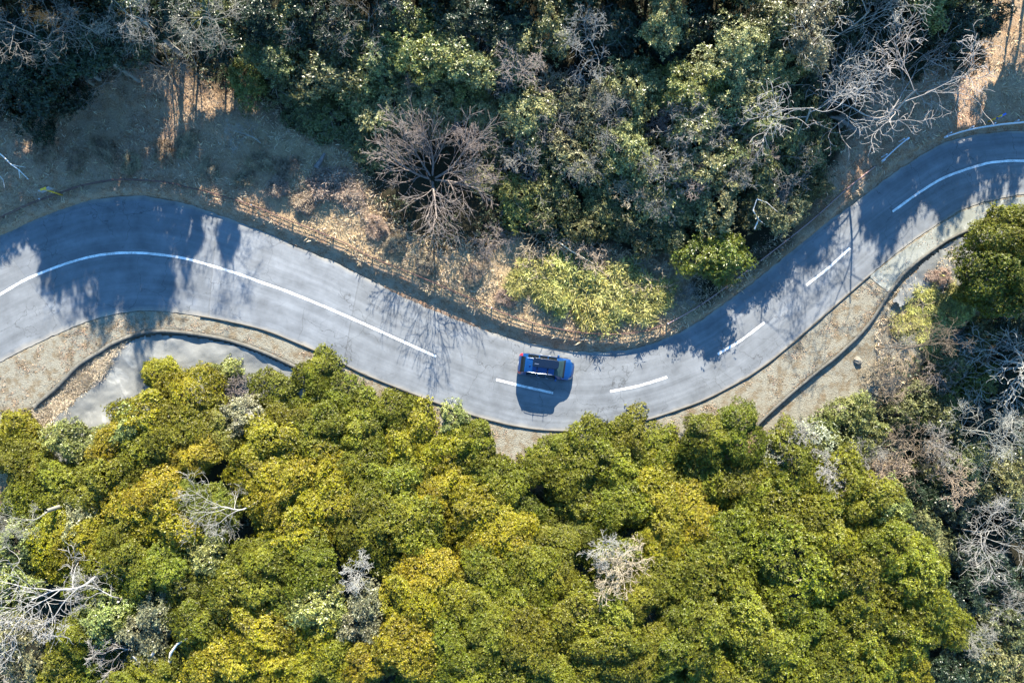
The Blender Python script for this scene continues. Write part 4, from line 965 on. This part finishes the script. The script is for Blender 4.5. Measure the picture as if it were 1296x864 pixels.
BARES = [  # px, py, r, proto, colour, label part, crown height (m)
 (550, 210, 84, 'fan', 'p', 'big round bare tree with fine pinkish branches radiating beside the dry grass slope', None),
 (742, 52, 50, 'spread', 'w', 'pale bare tree spreading above dark hollow at the top middle of the wood', None),
 (1040, 118, 98, 'spread', 'w', 'large whitish bare tree spreading over the dark wood left of the upper right road bend', None),
 (1155, 95, 100, 'spread', 'w', 'large whitish bare tree reaching over the shaded bank above the short guard rail', None),
 (1085, 25, 78, 'spread', 'w', 'whitish bare tree at the top edge, above the two largest bare trees', None),
 (1185, 15, 40, 'spread', 'm', 'small grey bare tree at the top edge beside the dark conical evergreen', None),
 (1000, 30, 46, 'spread', 'm', 'grey bare tree among dusty green crowns at the top edge', None),
 (1000, 205, 44, 'spread', 'm', 'thin bare tree over the dark bushes left of the short guard rail', None),
 (30, 35, 62, 'spread', 'm', 'pale grey bare tree in the top left corner of the wood', 8.0),
 (85, 88, 46, 'spread', 'm', 'white tipped bare tree over the dark evergreens at the upper left', None),
 (120, 30, 56, 'spread', 'm', 'bluish grey bare tree with long forked limbs at the top left edge', 7.5),
 (168, 15, 40, 'spread', 'w', 'short white forked bare tree at the top edge above the purplish twigs', 8.5),
 (195, 78, 54, 'fan', 'm', 'dull purplish bare tree standing in shade above the brown bank', None),
 (258, 30, 52, 'spread', 'm', 'grey bare tree at the top edge, above the small sunlit green bush', 7.5),
 (245, 80, 40, 'spread', 'm', 'thin grey bare tree between the purplish twigs and the small green bush', None),
 (375, 20, 50, 'spread', 'm', 'bare tree tangled with dusty green crowns at the top edge', None),
 (462, 25, 48, 'spread', 'm', 'pale bare tree leaning over dark crowns left of the broad green tree', None),
 (298, 168, 24, 'dead', 'w', 'small bleached dead shrub lying on the brown bank above the long fence', 1.0),
 (640, 205, 48, 'twig', 'p', 'pinkish twig thicket right of the big round bare tree', None),
 (700, 228, 40, 'twig', 'm', 'greyish twig thicket among dark bushes above the yellow bamboo', None),
 (725, 125, 38, 'twig', 'm', 'dry twig thicket below the pale bare tree at the top middle', None),
 (660, 80, 34, 'twig', 'p', 'dry pinkish brush on the crown right of the broad green tree', 4.6),
 (765, 145, 44, 'spread', 'm', 'fine bare tree lying across the grey green bushes in the middle of the wood', None),
 (690, 298, 44, 'twig', 'c', 'round beige brush mound just above the yellow bamboo', None),
 (740, 312, 36, 'twig', 'c', 'beige brush mound behind the yellow bamboo, under the fallen pale pole', None),
 (622, 305, 28, 'twig', 'p', 'small pinkish beige brush on the dry grass left of the bamboo', None),
 (820, 345, 34, 'twig', 'c', 'beige brush growing out of the right part of the bamboo clump', None),
 (868, 375, 20, 'twig', 'm', 'small grey brush behind the fence, right of the bamboo clump', None),
 (850, 215, 40, 'twig', 'm', 'grey brush between the dusty crowns right of the middle of the wood', 3.2),
 (990, 235, 36, 'twig', 'p', 'greyish pink brush above the reddish rail fence', 2.4),
 (870, 150, 34, 'twig', 'm', 'grey brush on the left side of the dusty crowns at upper right', 4.0),
 (1262, 462, 84, 'dead', 'w', 'big bleached bare tree with bluish limbs under the round crown at the right edge', None),
 (1165, 440, 56, 'spread', 'x', 'dark thin bare tree over the yellowish dry grass right of the east wall', None),
 (1255, 545, 54, 'spread', 'w', 'pale bare tree over dark bushes below the big bleached tree', None),
 (1150, 570, 40, 'twig', 'x', 'dark brown brush filling the gully right of the lower canopy', 1.4),
 (1122, 600, 34, 'twig', 'c', 'tan brush at the upper right corner of the lower canopy', 1.8),
 (1260, 678, 56, 'spread', 'w', 'round grey white bare tree at the right edge beside the canopy', None),
 (1280, 765, 32, 'spread', 'w', 'whitish bare tree low on the right edge, below the round grey one', None),
 (1238, 812, 26, 'twig', 'm', 'grey straw brush near the bottom right corner', 2.4),
 (1010, 565, 34, 'twig', 'm', 'silvery white brush mound beside the lone round crown on the verge', 2.0),
 (1052, 600, 26, 'twig', 'w', 'small silvery brush at the canopy top, under the silver mound', 3.0),
 (290, 492, 26, 'twig', 'p', 'grey pink twig bush in front of the concrete slope', 1.6),
 (262, 650, 46, 'dead', 'w', 'tangled grey dead branches in the dark gap of the left canopy', 4.6),
 (450, 727, 26, 'twig', 'w', 'small ball of white twigs in the middle of the lower canopy', 5.0),
 (785, 722, 42, 'twig', 'c', 'pale twig thicket breaking the lower canopy under the car', 5.0),
 (768, 700, 28, 'twig', 'w', 'whitish twigs along the top of the pale thicket below the car', 5.0),
 (40, 770, 74, 'dead', 'w', 'large bleached dead tree with long white limbs at the lower left', 5.6),
 (110, 740, 34, 'dead', 'w', 'small bleached dead tree right of the large white dead tree', 5.4),
 (20, 665, 28, 'dead', 'm', 'grey forked dead tree at the left edge of the canopy', 4.6),
 (135, 820, 36, 'dead', 'w', 'leaning dead tree with pale limbs near the bottom left stumps', 4.6),
 (10, 845, 40, 'twig', 'w', 'white twig tangle in the bottom left corner', 4.6),
 (1215, 428, 30, 'twig', 'm', 'grey brush between the dry grass and the big bleached tree', None),
 (1110, 470, 22, 'twig', 'c', 'small beige brush on the bare soil right of the east wall', None),
 (1130, 500, 20, 'twig', 'c', 'beige brush below the bare soil patch at the right slope', None),
]
# tall trees just outside the top of the picture: only their shade falls into it
OUTSIDE = [(-60, -20, 60, 7), (15, -20, 55, 7.2), (85, -25, 45, 9.2), (140, -20, 52, 10), (192, -15, 46, 10.2), (248, -15, 24, 9.0), (296, -12, 20, 8.4), (20, -5, 50, 3.6), (110, -5, 55, 4.5), (170, -5, 50, 4.2), (1300, -20, 44, 6), (385, -20, 50, 4), (470, -25, 50, 3.5), (560, -20, 50, 3), (650, -20, 50, 3.5), (740, -20, 50, 4), (820, -20, 52, 5), (900, -20, 52, 4), (985, -20, 50, 5), (1065, -15, 44, 7.6), (1150, -15, 42, 8), (1225, -20, 40, 7.4), (1100, -5, 50, 3.5), (1180, -5, 50, 3.5), (1285, -15, 36, 5)]

LOWER_LM = [('the grey concrete slope', 215, 465), ('the orange gold tree', 244, 580), ('the tangled grey dead branches', 262, 650), ('the ball of white twigs', 450, 727),
            ('the pale twig thicket', 785, 722), ('the lone verge crown', 918, 550), ('the large white dead tree', 45, 755), ('the silver brush mound', 1010, 562), ('the brown gully', 1150, 600),
            ('the verge under the car', 655, 560), ('the round grey bare tree', 1256, 679)]
UPPER_LM = [('the big round bare tree', 548, 212), ('the yellow bamboo clump', 750, 362), ('the purplish bare tree', 195, 78), ('the short white guard rail', 1122, 193), ('the top middle bare tree', 742, 52),
            ('the lone bush by the fence', 908, 322), ('the largest whitish bare tree', 1040, 125), ('the small bleached dead shrub', 298, 168), ('the big bleached tree', 1262, 462), ('the round grey bare tree', 1258, 679), ('the brown gully', 1145, 575), ('the top left corner', 0, 0)]
def direction(dx, dy):
    a = math.degrees(math.atan2(-dy, dx)) % 360
    return ['right of', 'up and right of', 'above', 'up and left of', 'left of', 'down and left of', 'below', 'down and right of'][int(((a + 22.5) % 360) // 45)]
ORD = ['nearest', 'second', 'third', 'fourth', 'fifth', 'sixth', 'seventh', 'eighth', 'ninth', 'tenth', 'eleventh', 'twelfth', 'thirteenth', 'fourteenth']
def make_labels(items, lms):
    """items: (px, py, phrase) -> one label each, told apart by colour, size and the nearest landmark"""
    keys = {}
    out = [None] * len(items)
    for i, (x, y, ph) in enumerate(items):
        d, nm, lx, ly = min((math.hypot(x - a, y - b), n_, a, b) for n_, a, b in lms)
        k = (ph, nm, 'at' if d < 14 else direction(x - lx, y - ly)); keys.setdefault(k, []).append((d, i))
    for (ph, nm, dr), lst in keys.items():
        for o, (d, i) in enumerate(sorted(lst)):
            out[i] = f'{ph} {dr} {nm}' if len(lst) == 1 else f'{ph} {dr} {nm}, {ORD[o]}' + (' from it' if o else ' to it')
    return [' '.join(w for w in o.split() if w != 'mid-sized') if len(o.split()) > 16 else o for o in out]

RR = random.Random(11)
def tint_(c, rng, s=.10):
    k = 1 + rng.uniform(-s, s) * 1.4
    return tuple(max(0.004, x * k * (1 + rng.uniform(-s, s) * .6)) for x in c)

NAT = {'oak': 2.35, 'broad': 2.35, 'shrub': 1.45, 'sasa': 1.65}
def crown_tree(name, cat, label, group, px, py, rpx, hue, proto, zc_rel=None, zc_abs=None, vs=1.0):
    if zc_abs is None:
        zc = zc_rel
        for _ in range(3):
            x, y = W(px, py, zc); zc = tz(x, y) + zc_rel
    else:
        zc = zc_abs
    x, y = W(px, py, zc); zg = tz(x, y)
    R = rpx / S * (H - zc) / H
    root = link(name, None, loc=(x, y, zg)); tag(root, label, cat, group)
    s = R / NAT[proto] * (1.17 if proto == 'oak' else 1.14)
    me = RR.choice(PROTO[proto])
    h = max(zc - zg, .35)
    link('crown' if cat == 'tree' else 'foliage', me, root, loc=(0, 0, h - .35 * R), rot=(0, 0, RR.uniform(0, 6.28)), scale=(s * (an := RR.uniform(.88, 1.14)), s / an, s * vs * RR.uniform(.9, 1.1)), color=tint_(HUE[hue][0], RR))
    tr = max(.3, min(1.2, R / 2.2))
    link('trunk' if cat == 'tree' else 'stem', RR.choice(TRUNKS), root, rot=(0, 0, RR.uniform(0, 6.28)), scale=(tr, tr, h * .95))
    return root

# lower canopy
def size_word(r): return 'small' if r < 29 else 'broad' if r > 41 else 'mid-sized'
lab = make_labels([(x, y, f'{size_word(r)} {HUE[h][1]} tree') for x, y, r, h in LOWER], LOWER_LM)
LW = np.array([W(x, y) for x, y, r, h in LOWER]); eL = -sdist(LW, qW)[0]
for (px, py, r, h), e, lb in zip(LOWER, eL, lab):
    zc = min(0.2 + 0.30 * max(e, 0), 4.8) + RR.uniform(-.35, .35) - (.8 if h == 'd' else 0)
    if py < 500: zc = 0.3
    if py < 556 and r == 32 and 890 < px < 945: zc = 2.0
    crown_tree('evergreen_tree', 'tree', lb, 'evergreen trees of the lower canopy', px, py, r, h, 'oak' if h not in 'ny' else 'broad', zc_abs=zc, vs=.72 if h not in 'ny' else .9)
for (px, py, r, h), lb in zip(EAST_BIG, ['round deep green crown at the right edge beside the end of the concrete shoulder', 'round deep green crown at the right edge just above the big bleached bare tree', 'deep green crown cut by the right edge between two round crowns']):
    crown_tree('evergreen_tree', 'tree', lb, None, px, py, r, h, 'oak', zc_rel=4.2)
# upper wood and right slope
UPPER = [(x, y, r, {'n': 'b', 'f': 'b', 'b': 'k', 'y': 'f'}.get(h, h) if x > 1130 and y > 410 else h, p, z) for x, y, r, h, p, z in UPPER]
lab = make_labels([(x, y, f'{size_word(r + 3)} {HUE[h][1]} {"bush" if p == "shrub" else "tree"}') for x, y, r, h, p, z in UPPER], UPPER_LM)
for (px, py, r, h, p, z), lb in zip(UPPER, lab):
    bush = p == 'shrub'
    if 330 < px < 870: z = z * .72
    low = 330 < px < 640 and py > 95
    if px > 870 and py < 300 and z > 2: z = z * 1.0
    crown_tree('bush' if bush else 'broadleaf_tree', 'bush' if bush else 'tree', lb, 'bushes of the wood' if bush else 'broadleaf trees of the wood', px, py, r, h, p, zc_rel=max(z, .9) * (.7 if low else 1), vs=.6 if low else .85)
for (px, py, r, z) in OUTSIDE:
    qx, qy = 648 + (px - 648) * H / (H - z), 432 + (py - 432) * H / (H - z)      # given by the foot of the tree
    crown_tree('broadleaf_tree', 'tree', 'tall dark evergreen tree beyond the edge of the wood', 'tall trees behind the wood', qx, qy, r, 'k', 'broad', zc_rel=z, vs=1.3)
lab = make_labels([(x, y, 'yellow green bamboo grass clump') for x, y, r in SASA], [('the fallen pale pole', 733, 320), ('the bend fence post', 842, 405), ('the left end of the bamboo', 650, 350)])
for (px, py, r), lb in zip(SASA, lab):
    crown_tree('bamboo_grass_clump', 'bamboo grass', lb, 'yellow bamboo grass above the bend', px, py, r, 's', 'sasa', zc_rel=.55, vs=.7)
lab = make_labels([(x, y, ({'c': 'dry beige', 't': 'dull tan', 's': 'yellowish'}[h]) + ' grass tuft') for x, y, r, h in TUFTS], [('the dry grass slope', 400, 200), ('the yellow grey sign pole', 79, 247), ('the dead white shrub', 298, 168), ('the big round bare tree', 548, 205), ('the thin dark tree', 1165, 440), ('the concrete slope at right', 1190, 340)])
for (px, py, r, h), lb in zip(TUFTS, lab):
    crown_tree('grass_tuft', 'grass tuft', lb, 'dry grass tufts on the slopes', px, py, r, h, 'sasa', zc_rel=.35, vs=.7)

# thin dry brush mixed into the wood
MIX = [(600, 60, 26), (630, 100, 28), (530, 90, 24), (690, 100, 26), (700, 160, 28), (780, 140, 26), (835, 150, 28), (860, 110, 24), (905, 100, 26), (960, 95, 28), (915, 165, 28), (940, 215, 26), (970, 180, 28), (800, 245, 26), (745, 215, 26), (880, 225, 24), (660, 195, 26), (590, 170, 24), (840, 265, 24), (430, 60, 28), (395, 50, 28), (340, 40, 28), (350, 75, 24), (1015, 70, 28), (970, 60, 24), (1100, 575, 26), (1190, 565, 28), (1210, 610, 28), (1195, 475, 26), (1140, 440, 24)]
lab = make_labels([(x, y, 'thin dry brush') for x, y, r in MIX], UPPER_LM)
for (x, y, r), lb in zip(MIX, lab):
    BARES.append((x, y, r, 'twig', RR.choice('mmcp'), lb, 3.4 * (.72 if x < 870 else 1.1) if y < 300 else 1.9))
# leafless trees and brush
POLE = tubes([(np.array([[0, 0, 0], [.04, .02, .3], [.02, -.03, .7], [0, 0, 1.0]]), [.22, .19, .17, .15], 8)], 'lower_trunk', M_BARK)
for n, (px, py, r, kind, c, lb, zr) in enumerate(BARES):
    lst = BARE[kind]; tm, bm, mid, off, R0 = lst[n % len(lst)]
    zc_rel = None
    k = r / S / R0 * .95
    for _ in range(4):
        zc = (zc if _ else 3.0)
        R = r / S * (H - zc) / H; k = R / R0; x, y = W(px, py, zc)
        zg = tz(x, y)
        if kind in ('twig',): zc = zg + mid * k + (0 if zr is None else 0)
        else: zc = zg + mid * k
        if zr is not None and py > 540: zc = max(zc, zr)
        elif zr is not None: zc = zg + zr
    zbase = zc - mid * k
    if zbase > zg and zbase - zg > 1.2 and kind in ('spread', 'dead', 'fan'):
        foot = zbase - zg + .3
    else: foot = 0
    ks = k
    brush = kind == 'twig'
    if kind == 'fan': ks = k * 1.3
    if brush and c in 'cp' and py < 400: ks = k * .6
    rz = RR.uniform(0, 6.28) if kind != 'dead' else RR.uniform(-.3, .3)
    if px > 1150 and kind == 'dead': rz = .2
    cz, sz = math.cos(rz), math.sin(rz)
    ox, oy = off[0] * k, off[1] * k
    root = link('dry_brush' if brush else 'bare_tree', None, loc=(x - (ox * cz - oy * sz), y - (ox * sz + oy * cz), min(zbase, zg)), rot=(0, 0, rz))
    lift = (0, 0, max(0, zbase - zg))
    tag(root, lb, 'brush' if brush else 'tree', 'dry brush' if brush else 'leafless trees')
    cc = tint_(HUE[c][0], RR, .05)
    link('trunk' if not brush else 'stems', tm, root, loc=lift, scale=(k, k, ks), color=cc); link('branches' if not brush else 'twigs', bm, root, loc=lift, scale=(k, k, ks), color=cc)

    if foot:
        link('lower_trunk', POLE, root, scale=(1, 1, foot), color=cc)

# ------------------------------------------------------------------ things lying about
def limb(pts, rad, mat, name, label, cat, col=(0.6, 0.57, 0.5), forks=()):
    """a dead limb through photo points (px, py, height above ground)"""
    def wp(a):
        z = a[2]
        for _ in range(3):
            x, y = W(a[0], a[1], z); z = max(tz(x, y), -20) + a[2]
        return np.array([x, y, z])
    P3 = np.array([wp(a) for a in pts]); base = P3[0].copy(); base[2] -= pts[0][2]
    paths = [(P3 - base, np.linspace(rad, rad * .45, len(P3)), 8)]
    root = link(name, None, loc=base); tag(root, label, cat)
    link('trunk', tubes(paths, 'trunk', mat), root, color=col)
    if forks:
        fp = []
        for fk in forks:
            Q = np.array([wp(a) for a in fk]) - base
            fp.append((Q, np.linspace(rad * .5, rad * .16, len(Q)), 6))
        link('branches', tubes(fp, 'branches', mat), root, color=col)
limb([(182, 856, 9.3), (186, 842, 9.6), (190, 834, 10.0), (195, 824, 10.3)], .26, M_BARK, 'broken_snag', 'thick pale broken snag with two side limbs near the bottom left', 'snag', forks=[[(186, 842, 9.7), (172, 850, 9.8), (158, 858, 9.6), (142, 853, 9.4)], [(186, 842, 9.7), (176, 838, 10), (168, 830, 10.4)], [(182, 852, 9.6), (176, 862, 9.6), (174, 874, 9.4)]])
limb([(209, 860, 9.4), (214, 842, 9.8), (216, 826, 10.1), (224, 815, 10.3), (236, 808, 10.6)], .15, M_BARK, 'dead_limb', 'bare white limb standing right of the thick broken snag', 'dead limb', (0.7, .66, .56))
limb([(205, 757, 9.0), (218, 750, 9.4), (234, 742, 9.6)], .16, M_BARK, 'dead_limb', 'short white dead limb in the dark gap of the lower left canopy', 'dead limb', (0.6, .57, .5), forks=[[(218, 750, 9.4), (210, 747, 9.6), (206, 742, 9.8)]])
limb([(-6, 190, 2.0), (4, 198, 2.2), (14, 208, 2.4), (24, 215, 2.4), (36, 227, 2.2)], .055, M_BARK, 'dead_limb', 'slim white forked branch poking in from the left edge above the fence', 'dead limb', (.72, .7, .66), forks=[[(14, 208, 2.4), (22, 210, 2.5), (33, 212, 2.5)], [(24, 215, 2.4), (25, 226, 2.3)], [(-4, 218, 1.8), (4, 228, 1.6), (6, 238, 1.5)]])
limb([(955, 290, 2.6), (960, 278, 2.9), (953, 266, 3.1), (958, 252, 3.2)], .07, M_BARK, 'dead_limb', 'pale forked limb standing among the bushes above the rail fence', 'dead limb', (.66, .63, .58), forks=[[(958, 252, 3.2), (970, 256, 3.3), (984, 268, 3.2)], [(960, 278, 2.9), (968, 284, 2.8)]])
limb([(708, 307, .9), (722, 317, 1.0), (736, 325, 1.0), (752, 334, 1.0)], .05, M_BARK, 'fallen_pole', 'thin pale pole lying across the beige brush behind the bamboo', 'pole', (.62, .52, .36))
limb([(400, 212, .15), (406, 203, .25), (411, 194, .3)], .24, M_BARK, 'fallen_log', 'short grey log on the dry grass left of the big round bare tree', 'log', (.16, .145, .135))
limb([(1090, 170, 1.0), (1062, 150, 1.4), (1050, 148, 1.5)], .2, M_BARK, 'fallen_log', 'dull brown trunk lying under the large whitish bare trees', 'log', (.13, .115, .10))

def rock(px, py, r, label, seed, grp=None, col=(.34, .32, .28)):
    rng = np.random.RandomState(seed); n1, n2 = 14, 20; V = []
    for i in range(n1):
        for j in range(n2):
            a = math.pi * i / (n1 - 1); b = 2 * math.pi * j / n2
            d = np.array([math.sin(a) * math.cos(b), math.sin(a) * math.sin(b), math.cos(a)])
            k = 1 + .5 * fbm(np.array([d[0] * 1.3 + d[2] + seed]), np.array([d[1] * 1.3 - d[2] * .7 + seed]), 4)[0] * 2.2
            V.append(np.sign(d) * abs(d) ** .8 * k * r * np.array([1.1, .85, .6]))
    F = [(i * n2 + j, (i + 1) * n2 + j, (i + 1) * n2 + (j + 1) % n2, i * n2 + (j + 1) % n2) for i in range(n1 - 1) for j in range(n2)]
    x, y = W(px, py); z = tz(x, y); x, y = W(px, py, z)
    tag(link('rock', mesh_np('rock', np.array(V), np.array(F), 4, M_ROCK, True), loc=(x, y, tz(x, y) + .02 * r), rot=(0, 0, rng.uniform(0, 6))), label, 'rock', grp)
M_ROCK = concrete('grey_rock', (.13, .115, .09), (.23, .21, .175), (.09, .08, .06), 3.0)
for a in [(1085, 456, .36, 'pale boulder on the dry soil right of the east wall', 1), 
          (1066, 152, .55, 'grey boulder at the foot of the largest whitish bare tree', 5), (1108, 498, .30, 'small stone above the green shrubs on the right slope', 6), (445, 346, .13, 'tiny pale stone on the verge beside the upper road edge', 7), (479, 359, .12, 'pale stone on the road edge right of the tiny verge stone', 8), (395, 232, .3, 'brown stone under the dry beige grass tuft', 9)]:
    rock(*a)

# ------------------------------------------------------------------ ground cover nobody could count
def scatter(n, x0, x1, y0, y1, seed, wfun):
    rng = np.random.RandomState(seed)
    Q = np.column_stack([rng.uniform(x0, x1, n), rng.uniform(y0, y1, n)])
    z, sN, sS, sF, sW = terrain(Q); sT, _ = sdist(Q, qT)
    px, py = Q[:, 0] * S + 648, 432 - Q[:, 1] * S
    w = wfun(Q, px, py, sN, sS, sF, sW, sT, rng)
    k = rng.rand(n) < w
    return Q[k], z[k], rng
def blades(Q, z, rng, L, wd, up, name, mat, K=4):
    n = len(Q); p = np.repeat(np.column_stack([Q, z]), K, 0); m = n * K
    cl = np.repeat(vnoise(Q[:, 0] * .5, Q[:, 1] * .5) * 6.28 * 1.6, K)
    a = cl + rng.normal(0, 1.0, m); e = rng.uniform(up[0], up[1], m)
    d = np.column_stack([np.cos(a) * np.cos(e), np.sin(a) * np.cos(e), np.sin(e)])
    s = unit(np.cross(d, rng.normal(size=(m, 3)) + [0, 0, .6])); l = (L * rng.uniform(.45, 1.3, m))[:, None]; w = (wd * rng.uniform(.6, 1.3, m))[:, None]
    p = p + np.column_stack([rng.normal(0, .12, (m, 2)), np.full(m, -.01)])
    mid = p + d * l * .55 + np.array([0, 0, .03])
    tip = p + d * l - np.array([0, 0, 1]) * l * .22
    v = np.stack([p - s * w * .5, p + s * w * .5, mid + s * w * .45, tip, mid - s * w * .45], 1).reshape(-1, 3)
    i = np.arange(m)[:, None] * 5
    f = np.hstack([i, i + 1, i + 2, i + 4]); f2 = np.hstack([i + 4, i + 2, i + 3, i + 3])
    # tip as its own rhomb
    tri = np.hstack([i + 4, i + 2, i + 3])
    tv = np.column_stack([rng.uniform(.15, .9, m), rng.uniform(.2, .8, m), rng.uniform(0, 1, m)])
    fl = np.concatenate([f, np.hstack([tri, tri[:, 2:]])], 0)
    me = bpy.data.meshes.new(name)
    me.vertices.add(len(v)); me.vertices.foreach_set('co', v.astype(np.float32).ravel())
    loops = np.concatenate([f.ravel(), tri.ravel()]).astype(np.int32)
    me.loops.add(len(loops)); me.loops.foreach_set('vertex_index', loops)
    me.polygons.add(2 * m)
    me.polygons.foreach_set('loop_start', np.concatenate([np.arange(m) * 4, 4 * m + np.arange(m) * 3]).astype(np.int32))
    me.polygons.foreach_set('loop_total', np.concatenate([np.full(m, 4), np.full(m, 3)]).astype(np.int32))
    me.materials.append(mat)
    at = me.attributes.new('tint', 'FLOAT_VECTOR', 'FACE'); at.data.foreach_set('vector', np.vstack([tv, tv]).astype(np.float32).ravel())
    me.update(calc_edges=True); me.validate()
    return me
M_STRAW = leaf_mat('dry_straw', .7, .15, .2, False, (0.52, 0.39, 0.23), .3, 1.5)
M_STRAWP = leaf_mat('pale_straw', .7, .15, .2, False, (0.58, 0.47, 0.32), .5, 1.35)
M_LITTER = leaf_mat('dead_leaf', .7, .1, .25, False, (0.29, 0.19, 0.115), .3, 1.9)
M_IVY = leaf_mat('undergrowth_leaf', .5, .2, .4, False, (0.030, 0.042, 0.016), .5, 1.7)

def w_gold(Q, px, py, sN, sS, sF, sW, sT, rng):
    nz = vnoise(Q[:, 0] * .7, Q[:, 1] * .7); nb = vnoise(Q[:, 0] * .2 + 9, Q[:, 1] * .2)
    a = (sF > -.8) & (sT < 1.0)
    w = a * (.30 + .7 * sm(260, 380, px) * sm(1010, 900, px)) * sm(.30, .62, nz * .6 + nb * .5)
    b = (sW < -.5) & (px > 1110) & (py < 545)
    w = np.maximum(w, b * sm(.3, .6, nz * .6 + nb * .5) * .8)
    w = np.maximum(w, ((sF > -.5) & (px > 1225) & (py < 150)) * .6 * sm(.35, .6, nz))
    return w
Q, z, rng = scatter(60000, -46, 46, -10, 32, 21, w_gold)
tag(link('dry_grass', blades(Q, z, rng, .42, .045, (.1, 1.0), 'dry_grass', M_STRAW, 4)), 'matted dry tan grass covering the bank above the road and the right slope', 'grass', kind='stuff')
def w_pale(Q, px, py, sN, sS, sF, sW, sT, rng):
    d = np.abs(py - (545 - (px - 40) * .95))
    wd_ = 1.9 * sm(175, 110, px) + .9 * (vnoise(Q[:, 0] * 1.5, Q[:, 1] * 1.5) - .5)
    return ((sW < -.22) & (-sW < wd_) & (px > 25) & (py > 425)) * .6
Q, z, rng = scatter(34000, -43, -32, -10, 2, 22, w_pale)
tag(link('pale_grass', blades(Q, z, rng, .55, .018, (.3, 1.2), 'pale_grass', M_STRAWP, 7)), 'pale straw grass between the dark wall and the concrete slope', 'grass', kind='stuff')
def w_verge(Q, px, py, sN, sS, sF, sW, sT, rng):
    nz = vnoise(Q[:, 0] * .9, Q[:, 1] * .9)
    w = ((sS < -.3) & (sW > .1)) * sm(.40, .75, nz) * .55
    w = np.maximum(w, ((sN > .15) & (sF < 1.5)) * .25)
    w = np.maximum(w, ((sF > -.6) & (sT < 1.5)) * .75 * sm(650, 250, px) * sm(.2, .5, nz))
    w = np.maximum(w, ((np.abs(sW) < .45)) * .5 * sm(.35, .6, nz))
    return w
Q, z, rng = scatter(150000, -46, 46, -16, 32, 23, w_verge)
tag(link('leaf_litter', blades(Q, z, rng, .15, .04, (-.1, .7), 'leaf_litter', M_LITTER, 4)), 'brown leaf litter and short dead grass along both verges', 'leaf litter', kind='stuff')
def w_ivy(Q, px, py, sN, sS, sF, sW, sT, rng):
    nz = vnoise(Q[:, 0] * .55 + 3, Q[:, 1] * .55)
    w = sm(-.2, 1.5, sT) * sm(.28, .55, nz)
    w = np.maximum(w, sm(1.5, 3.5, -sW) * sm(1090, 1130, px) * sm(.3, .55, nz) * sm(430, 500, py))
    w = np.maximum(w, sm(2.0, 4, -sW) * ((px < 1080) & (py > 560)) * .7 * sm(.2, .5, nz))
    return w
Q, z, rng = scatter(75000, -50, 50, -36, 36, 24, w_ivy)
hgt = fbm(Q[:, 0] * .6, Q[:, 1] * .6, 3) + .55
P3 = np.column_stack([Q, z + np.clip(hgt, .05, 1.4) * rng.uniform(.3, 1.0, len(Q))])
tl = np.column_stack([rng.uniform(.2, .7, len(Q)), vnoise(Q[:, 0] * .4, Q[:, 1] * .4)])
me = leaves(P3, np.column_stack([rng.normal(0, .5, (len(Q), 2)), np.ones(len(Q))]), rng, 6, .22, .10, (-.2, .8), tl, 'undergrowth', M_IVY)
tag(link('undergrowth', me), 'dark low undergrowth on the ground between the trees', 'undergrowth', kind='stuff')
